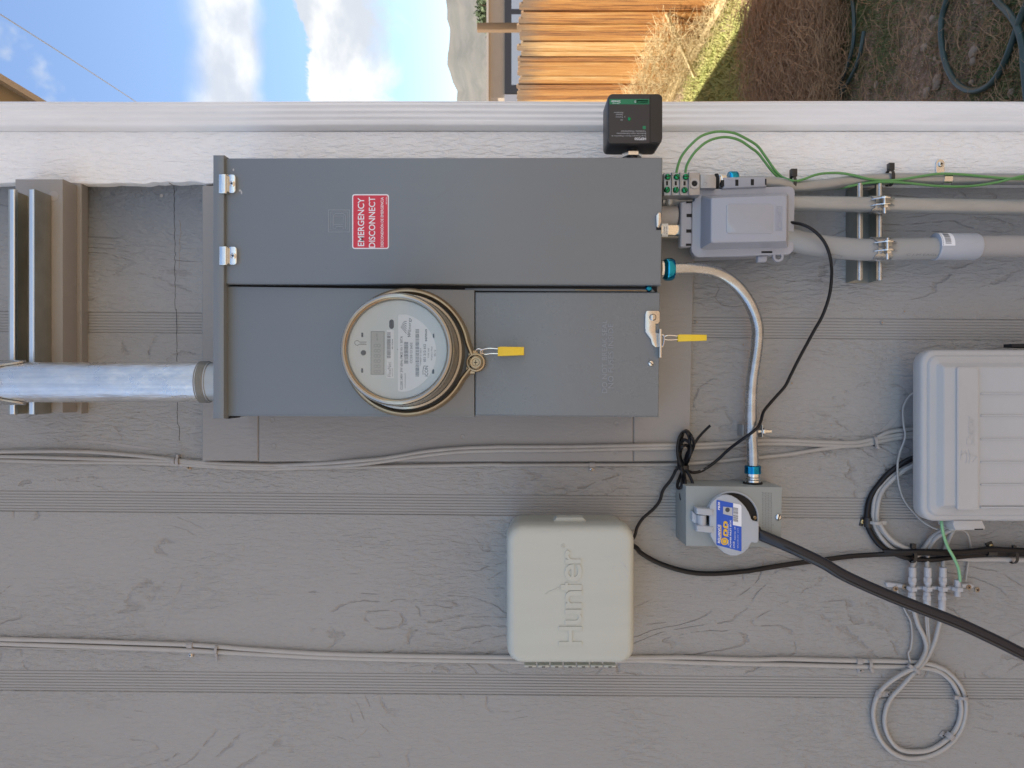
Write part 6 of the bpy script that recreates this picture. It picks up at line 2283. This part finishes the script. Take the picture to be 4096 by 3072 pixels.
def clip(cu, cv, d, R, axis, su_, sv_, m, ms, label, w=.0045):
    """saddle over a cable with a lug and screw beside it; axis in pixel direction"""
    t = thing('cable_clip', label, 'cable clip', P(cu, cv, d))
    c = P(cu, cv, d)
    ax = Vector((-axis[1], 0, -axis[0])).normalized()
    s = P(su_, sv_, .002)
    side = (Vector((s.x, 0, s.z)) - Vector((c.x, 0, c.z)))
    dist = side.length
    side.normalize()
    side = (side - ax * side.dot(ax)).normalized()
    rings = []
    for k in range(11):
        a = radians(185 - k * 185 / 10)
        dv = side * cos(a) + Yn * sin(a)
        rings.append([c + dv * (R + .0002) + ax * w, c + dv * (R + .0014) + ax * w, c + dv * (R + .0014) - ax * w, c + dv * (R + .0002) - ax * w])
    part('saddle', MB().ring_stack(rings), m, t)
    p0 = Vector((c.x, 0, c.z)) + side * (R)
    p1 = Vector((s.x, 0, s.z))
    ln = (p1 - p0).length + .004
    dv = (p1 - p0).normalized()
    pv = Vector((-dv.z, 0, dv.x))
    b = MB().obox(p0 + dv * ln / 2 + Yn * (.0012 + (BD if d > .018 else 0)), dv * ln / 2, pv * w, Yn * .0011, .0004)
    lug_ = part('lug', b, m, t)
    screw(su_, sv_, .0024 + (BD if d > .018 else 0), .0034, ms, lug_, dome=.0018, rot=1.0)
    return t


PC, CP = M['clippaint'], M['clippaint']
clip(*A2([(740, 722)])[0], .0038, .0036, (1, 0), *A2([(738, 758)])[0], PC, M['nickel'], 'small grey painted clip on the single cable under the mounting board')
clip(*crop(0, 2247, [(1530, 670)])[0], .0042, .0038, (1, 0), *crop(0, 2247, [(1532, 750)])[0], PC, M['nickel'], 'grey painted clip on the lower left cable pair')
clip(*B3([(885, 798)])[0], .0042, .0040, (1, 0), *B3([(895, 872)])[0], PC, PC, 'grey painted clip on the lower cable pair left of the cable knot')
clip(*B3([(1042, 1062)])[0], .0060, .0042, (.55, -.8), *B3([(1118, 1062)])[0], PC, PC, 'grey painted clip at the upper left of the service loop')
clip(*B3([(1612, 1400)])[0], .0060, .0060, (.6, -.75), *B3([(1558, 1395)])[0], PC, PC, 'grey painted clip at the lower right of the service loop')
clip(*B2([(955, 1185)])[0], .005, .0048, (0, 1), *B2([(915, 1180)])[0], M['blackplastic'], M['brassscrew'], 'black clip with brass screw on the black half loop', .0075)
clip(*B2([(1945, 1425)])[0], .012, .0050, (1, 0), *B2([(1947, 1375)])[0], M['blackplastic'], M['brassscrew'], 'black clip with brass screw under the utility box', .0070)
clip(*Z1c([(1395, 690)])[0], .0042, .0045, (1, 0), *Z1c([(1520, 745)])[0], PC, M['rust'], 'weathered painted clip on the upper cables with a rusty screw beside it', .003)
zip_tie(*Z1c([(1432, 692)])[0], .0045, .0062, 'z', PC, 'painted zip tie on the upper cables near the mounting board corner', (0, -1), .003)
zip_tie(*crop(0, 2247, [(1745, 704)])[0], .0045, .0068, (1, .1), PC, 'painted zip tie with a cut tail on the lower left cable pair', (0, 1), .0030, .0022, 1.0, None, .008)
zip_tie(*B3([(965, 818)])[0], .0045, .0075, (1, 0), PC, 'painted zip tie on the lower cable pair beside its clip', (.3, 1), .0044)
zip_tie(*B3([(1335, 870)])[0], .0110, .0085, (-.7, .7), PC, 'painted zip tie at the knot where the service loop crosses itself', (-.8, -.6), .0048)
zip_tie(*B3([(1712, 1085)])[0], .0060, .0082, (0, 1), PC, 'painted zip tie on the right side of the service loop', (-1, 0), .0046)
zip_tie(*B2([(1015, 1185)])[0], .0090, .0090, (0, 1), M['cablepaint2'], 'pale painted zip tie across the grey half loop cables', (1, 0), .0050)
zip_tie(*B2([(1010, 535)])[0], .0050, .0075, (1, -.15), PC, 'painted zip tie where the upper cables meet near the utility box', (.4, 1), .0038)
zip_tie(*B2([(1310, 1448)])[0], .0120, .0115, (1, 0), M['blackplastic'], 'black zip tie around the cable bundle left of the green wire', (0, -1), .0056)
zip_tie(*B2([(2120, 1455)])[0], .0110, .0115, (1, 0), M['blackplastic'], 'black zip tie around the bundle at the right picture edge', (0, -1), .0044)

# ---- small marks on the wall: bare paint streaks and nail holes
b = MB()
b.prism(ppoly(Z1c([(450, 530), (640, 524), (800, 530), (960, 552), (1150, 575), (1270, 594), (1180, 602), (1000, 580), (850, 552), (700, 540)]), 0), .0, .0006)
part('paint_streak', b, M['clippaint'], house)
b = MB()
b.prism(ppoly(B2([(1195, 300), (1215, 315), (1165, 400), (1095, 452), (1050, 462), (1050, 450), (1110, 395)]), 0), .0, .0007)
part('paint_streak', b, M['clippaint'], house)
for (x, y_) in B1([(1252, 1098), (1073, 1187)]) + B2([(345, 65), (662, 405), (1263, 275)]) + A1([(1958, 992), (1585, 1183), (1958, 1365)]) + crop(0, 700, [(1300, 168)]) + [(3490, 2490)]:
    bb = MB().lathe(P(x, y_, 0), Yn, [(.0030, -.0005), (.0028, .0005), (.0018, .0004), (.0012, .0001), (.0003, .0001)], 12)
    part('nail_hole', bb, M['siding'], house)
bb = MB()
for (x, y_) in B1([(1252, 1098), (1073, 1187)]) + B2([(345, 65), (662, 405), (1215, 287)]) + A1([(1958, 992), (1585, 1183), (1958, 1365)]):
    bb.lathe(P(x, y_, 0.0002), Yn, [(.0014, 0), (.0012, .0003), (.0002, .0003)], 8)
part('nail', bb, M['rust'], house)
